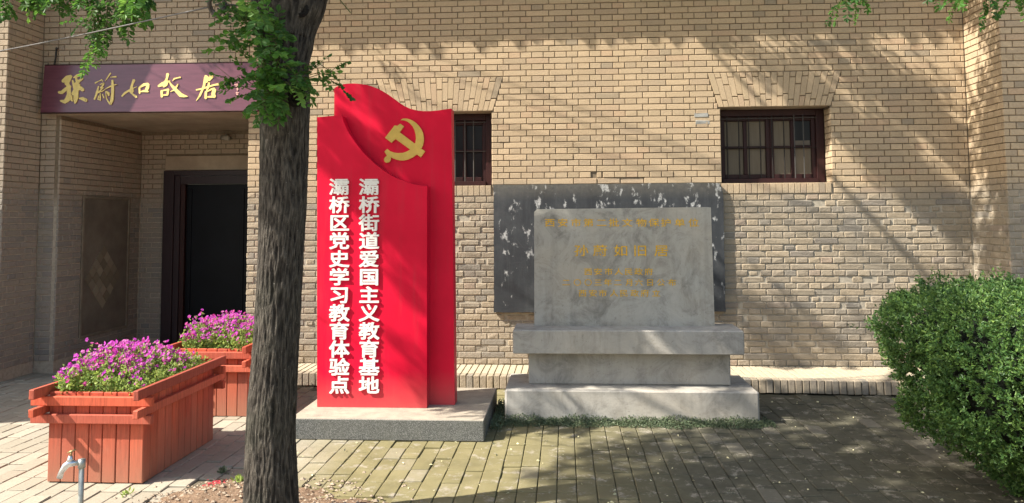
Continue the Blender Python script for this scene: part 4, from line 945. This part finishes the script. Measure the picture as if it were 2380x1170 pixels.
# sprays hanging into the top right of the view, from a limb above
def hang(par_off, px0, py0, Y, pend, n_, ln, lsz, rg_):
    a = onY(px0, py0, Y)-par_off; b = onY(*pend, Y-.1)-par_off; TW.tube([a, (a+b)/2+np.array([0, 0, .03]), b], [.006, .004, .002], 5, False)
    for k in range(n_): t = (k+.5)/n_; d = (b-a)/np.linalg.norm(b-a)*.5+rg_.normal(0, .7, 3)+np.array([0, 0, -.6]); pinnate(a+(b-a)*t, d, ln*rg_.uniform(.7, 1.15), 6, lsz, rg_, .9)
hang(ts, 1990, -120, -2.4, (1955, 5), 12, .24, .040, rgt); hang(ts, 1960, -100, -2.4, (2000, 0), 10, .22, .038, rgt)
hang(ts, 2240, -120, -2.5, (2230, -8), 10, .22, .04, rgt); hang(ts, 2300, -110, -2.5, (2295, 0), 11, .24, .042, rgt); hang(ts, 2390, -100, -2.4, (2370, -12), 9, .2, .042, rgt); hang(ts, 2150, -110, -2.4, (2160, -30), 8, .2, .04, rgt)
flush('hanging_sprays', tr, twigname='spray_twigs')
q = MB(); a = onY(2100, -150, -2.4)-ts; q.tube([Vector((1.6, -.6, 5.2)), Vector((2.8, .6, 4.9)), a+np.array([0, 0, .4]), a, onY(2380, -110, -2.4)-ts], [.045, .035, .025, .02, .008], 8); q.tube([a+np.array([0, 0, .4]), onY(1960, -110, -2.4)-ts], [.015, .006], 6); q.build('limb', M['bark'], tr, True)

# low branches of the same tree reach out to the left and hang into the top left corner
Lm = [[(-.45, -.1, 3.9), (-.95, .35, 4.3), (-1.6, .75, 4.1), (-2.0, .9, 3.72)], [(-1.0, .3, 5.2), (-2.6, -.4, 5.6), (-3.4, -1.4, 5.9)]]
for l_ in Lm: q = MB(); q.tube(l_, [.045, .03, .016, .007][:len(l_)], 10); q.build('limb', M['bark'], tr, True)
rg2 = np.random.default_rng(9)
for spec in (((230, -60), (215, 115), -3.15, 22, .20, .036), ((300, -60), (300, 20), -3.1, 16, .22, .055), ((255, -40), (245, 70), -3.1, 14, .2, .04), ((330, -50), (322, 10), -3.15, 9, .2, .06), ((200, -60), (195, -5), -3.1, 9, .18, .045), ((60, -60), (70, -25), -3.1, 12, .2, .045), ((10, -60), (5, 5), -3.1, 9, .2, .045), ((130, -60), (135, -25), -3.1, 10, .2, .045), ((110, -70), (95, -30), -3.1, 8, .18, .045)):
    (ax_, ay_), (bx_, by_), Y, n_, ln, ls = spec; hang(ts, ax_, ay_, Y, (bx_, by_), n_, ln, ls, rg2)
flush('hanging_sprays', tr, twigname='spray_twigs')

# crowns: unseen leaf sprays added above the frame, shaped to cast the dappled shade. Each is set on the line from a shaded spot of the yard back to the sun.
def in_poly(x, y, poly):
    c_ = False; j = len(poly)-1
    for i_ in range(len(poly)):
        xi, yi = poly[i_]; xj, yj = poly[j]
        if (yi > y) != (yj > y) and x < (xj-xi)*(y-yi)/(yj-yi)+xi: c_ = not c_
        j = i_
    return c_
WALL = [lambda x, y: onY(x, y, 0), .26]; SIDE = [lambda x, y: onX(x, y, 4.16), .66]; PIL = [lambda x, y: onY(x, y, -.66), .26]; RED = [lambda x, y: onY(x, y, YF), .26]; STE = [lambda x, y: onY(x, y, SY), .26]; GRD = [lambda x, y: onZ(x, y, 0), .69]
SHADE = [   # surface, outline in the photograph, leaf cover
    (WALL, [(385, -60), (600, -60), (600, 108), (455, 112), (395, 110)], 3.0), (WALL, [(-40, 0), (120, 0), (118, 60), (20, 40)], 1.0),
    (WALL, [(1655, 85), (1780, 135), (1935, 235), (2060, 330), (2255, 465), (2258, 545), (2150, 490), (2050, 400), (1930, 285), (1800, 180), (1700, 120)], 5.),
    (WALL, [(1850, 85), (1990, 160), (2110, 250), (2245, 345), (2245, 395), (2130, 330), (2000, 230), (1900, 150)], 3.),
    (WALL, [(2000, 110), (2090, 170), (2245, 235), (2250, 300), (2130, 260), (2040, 190)], 3.4), (WALL, [(1900, 80), (2120, 100), (2120, 180), (2000, 160)], .6),
    (WALL, [(1690, 690), (1760, 700), (1850, 780), (1910, 850), (1800, 850), (1720, 780)], 2.6), (WALL, [(1800, 690), (1880, 740), (1960, 800), (2010, 850), (1930, 850)], 2.),
    (SIDE, [(2262, 190), (2300, 110), (2318, 20), (2330, 200), (2345, 500), (2350, 650), (2290, 650), (2272, 420)], 1.8), (SIDE, [(2238, -20), (2318, -20), (2300, 60), (2240, 40)], 2.), (PIL, [(2330, -20), (2460, -20), (2460, 700), (2352, 700)], 5.),
    (WALL, [(730, 100), (900, 110), (1000, 170), (930, 150), (800, 130)], .5),
    (RED, [(775, 240), (830, 215), (900, 270), (960, 330), (1045, 420), (1045, 520), (990, 450), (900, 335), (850, 300), (800, 262)], 2.), (RED, [(900, 225), (960, 255), (1040, 330), (1045, 370), (960, 300)], 1.2),
    (RED, [(745, 300), (800, 340), (880, 420), (990, 500), (992, 560), (930, 490), (850, 425), (800, 405), (745, 350)], 2.), (RED, [(900, 440), (990, 500), (992, 720), (960, 600), (900, 510)], 2.2), (RED, [(742, 370), (790, 400), (760, 430), (742, 420)], 1.5),
    (RED, [(1000, 600), (1055, 560), (1057, 930), (1000, 935)], 1.2),
    (STE, [(1300, 480), (1655, 480), (1665, 760), (1370, 760), (1345, 700), (1300, 620), (1345, 580), (1290, 510)], 2.3), (STE, [(1240, 550), (1290, 600), (1325, 680), (1300, 680), (1240, 620)], 1.8), (STE, [(1255, 710), (1300, 760), (1250, 760)], 1.),
    (STE, [(1340, 765), (1730, 765), (1735, 900), (1420, 900), (1375, 830)], 2.4), (STE, [(1190, 765), (1270, 765), (1310, 830), (1190, 830)], 2.2), (STE, [(1260, 850), (1380, 850), (1470, 910), (1560, 985), (1440, 985), (1330, 910)], 1.6),
    (STE, [(1530, 890), (1660, 905), (1740, 985), (1490, 985)], 2.3),
    (GRD, [(1745, 925), (2120, 925), (2120, 970), (1750, 975)], 2.2), (GRD, [(1480, 1010), (1760, 985), (2060, 970), (2300, 1180), (1750, 1180), (1440, 1115), (1240, 1100), (1380, 1050)], 1.9),
    (GRD, [(1300, 1115), (2300, 1115), (2340, 1240), (1250, 1240)], 2.0), (GRD, [(2050, 940), (2600, 1000), (2600, 1250), (2200, 1250)], .7),
]
LIT = [(1845, 1108, 40, 9), (2100, 1130, 70, 12), (2010, 1050, 60, 10), (1905, 985, 70, 8), (1830, 1000, 45, 7), (1700, 1140, 60, 8), (1700, 1050, 40, 6), (1650, 1040, 30, 5), (1450, 1010, 60, 7), (1500, 1072, 50, 5), (1970, 975, 50, 6), (1650, 1150, 40, 8), (1560, 1030, 35, 5)]
rgc = np.random.default_rng(17); shade_crowns = {0: [], 1: []}
for (fn, cosi), poly, lai in SHADE:
    xs_ = [p[0] for p in poly]; ys_ = [p[1] for p in poly]; W3 = [fn(x, y) for x, y in poly]; n3 = len(W3); ar = np.zeros(3)
    for i_ in range(n3): ar += np.cross(W3[i_], W3[(i_+1) % n3])/2
    lai = lai*{id(RED[0]): 2.8, id(STE[0]): 2.}.get(id(fn), 1.)
    area = np.linalg.norm(ar)*cosi; cnt = int(area*lai*1.25/.0048); got = 0
    while got < cnt:
        x, y = rgc.uniform(min(xs_), max(xs_)), rgc.uniform(min(ys_), max(ys_)); 
        if not in_poly(x, y, poly): continue
        p = fn(x, y)
        # even out in world space: accept by local scale (nearer ground holds fewer metres per pixel)
        if fn is GRD[0] and rgc.random() > ((p[1]-CAM[1])/9.)**2: continue
        got += 1
        if fn is WALL[0] and 1890 < x < 1962 and 255 < y < 450: continue
        if fn is GRD[0] and any(((x-a)/(rx*1.1))**2+((y-b)/(ry*1.3))**2 < 1 for a, b, rx, ry in LIT): continue
        zc = rgc.uniform(4.7, 5.9) if fn is not GRD[0] else rgc.uniform(4.8, 6.2); t = (zc-p[2])/(-SUN[2]); c = p-SUN*t
        shade_crowns[0].append(c)
for ci, (par, off) in enumerate(((tr, ts),)):
    for c in shade_crowns[ci]: pinnate(c-off-rgc.normal(0, .02, 3), rgc.normal(0, 1, 3)*[1, 1, .5], .17, 5, .050, rgc, .3, twig=False)
    for c in shade_crowns[ci][::60]:     # thin boughs carrying them
        lb = limbs[rgc.integers(len(limbs))][-2][:3]
        e = c-off; TW.tube([Vector(lb), (Vector(lb)+Vector(e))/2+Vector((0, 0, .25)), Vector(e)], [.012, .008, .003], 4, False)
    if LV: flush('shade_crown', par, twigname='boughs')
print('crown sprays', len(shade_crowns[0]), len(shade_crowns[1]), 'bricks', len(BR), 'pavers', len(pav))

# ------------------------------------------------------------------ overhead cable from the tree to the house
cb = thing('overhead_cable', 'thin slack cable running from the tree trunk out past the top left of the view', 'cable', (-1.9, -4.0, 2.8)); cs_ = np.array(cb.location)
e0 = onY(486, 17, -4.0); a0 = onY(0, 105, -2.6); k_ = (-.56-a0[1])/(a0[1]-e0[1]); e1 = a0+(a0-e0)*k_; ptsC = []
for t in np.linspace(0, 1, 24): p = e0+(e1-e0)*t; ptsC.append(p-cs_+np.array([0, 0, -.05*math.sin(math.pi*t)]))
q = MB(); q.tube(ptsC, .0045, 8); q.build('wire', M['palecable'], cb, True)
q = MB()
for r0, dz in ((.052, 0), (.046, .01)):
    c0 = onY(505, 17, -4.02)-cs_; q.tube([c0+np.array([r0*math.cos(t)*.9, .02*math.sin(2*t), r0*math.sin(t)+dz]) for t in np.linspace(0, 2*math.pi, 15)], .010, 6, False)
q.build('tie_loop', M['porcelain'], cb, True)
for pts in ([(505, 20), (530, 38), (555, 46), (590, 42), (612, 30)], [(508, 8), (535, 22), (560, 34), (590, 36), (612, 26)], [(500, 12), (540, 12), (612, 20)]):
    q = MB(); q.tube([onY(x, y, -4.03+.02*i)-cs_ for i, (x, y) in enumerate(pts)], .0055, 6); q.build('cable_loop', M['cable'], cb, True)
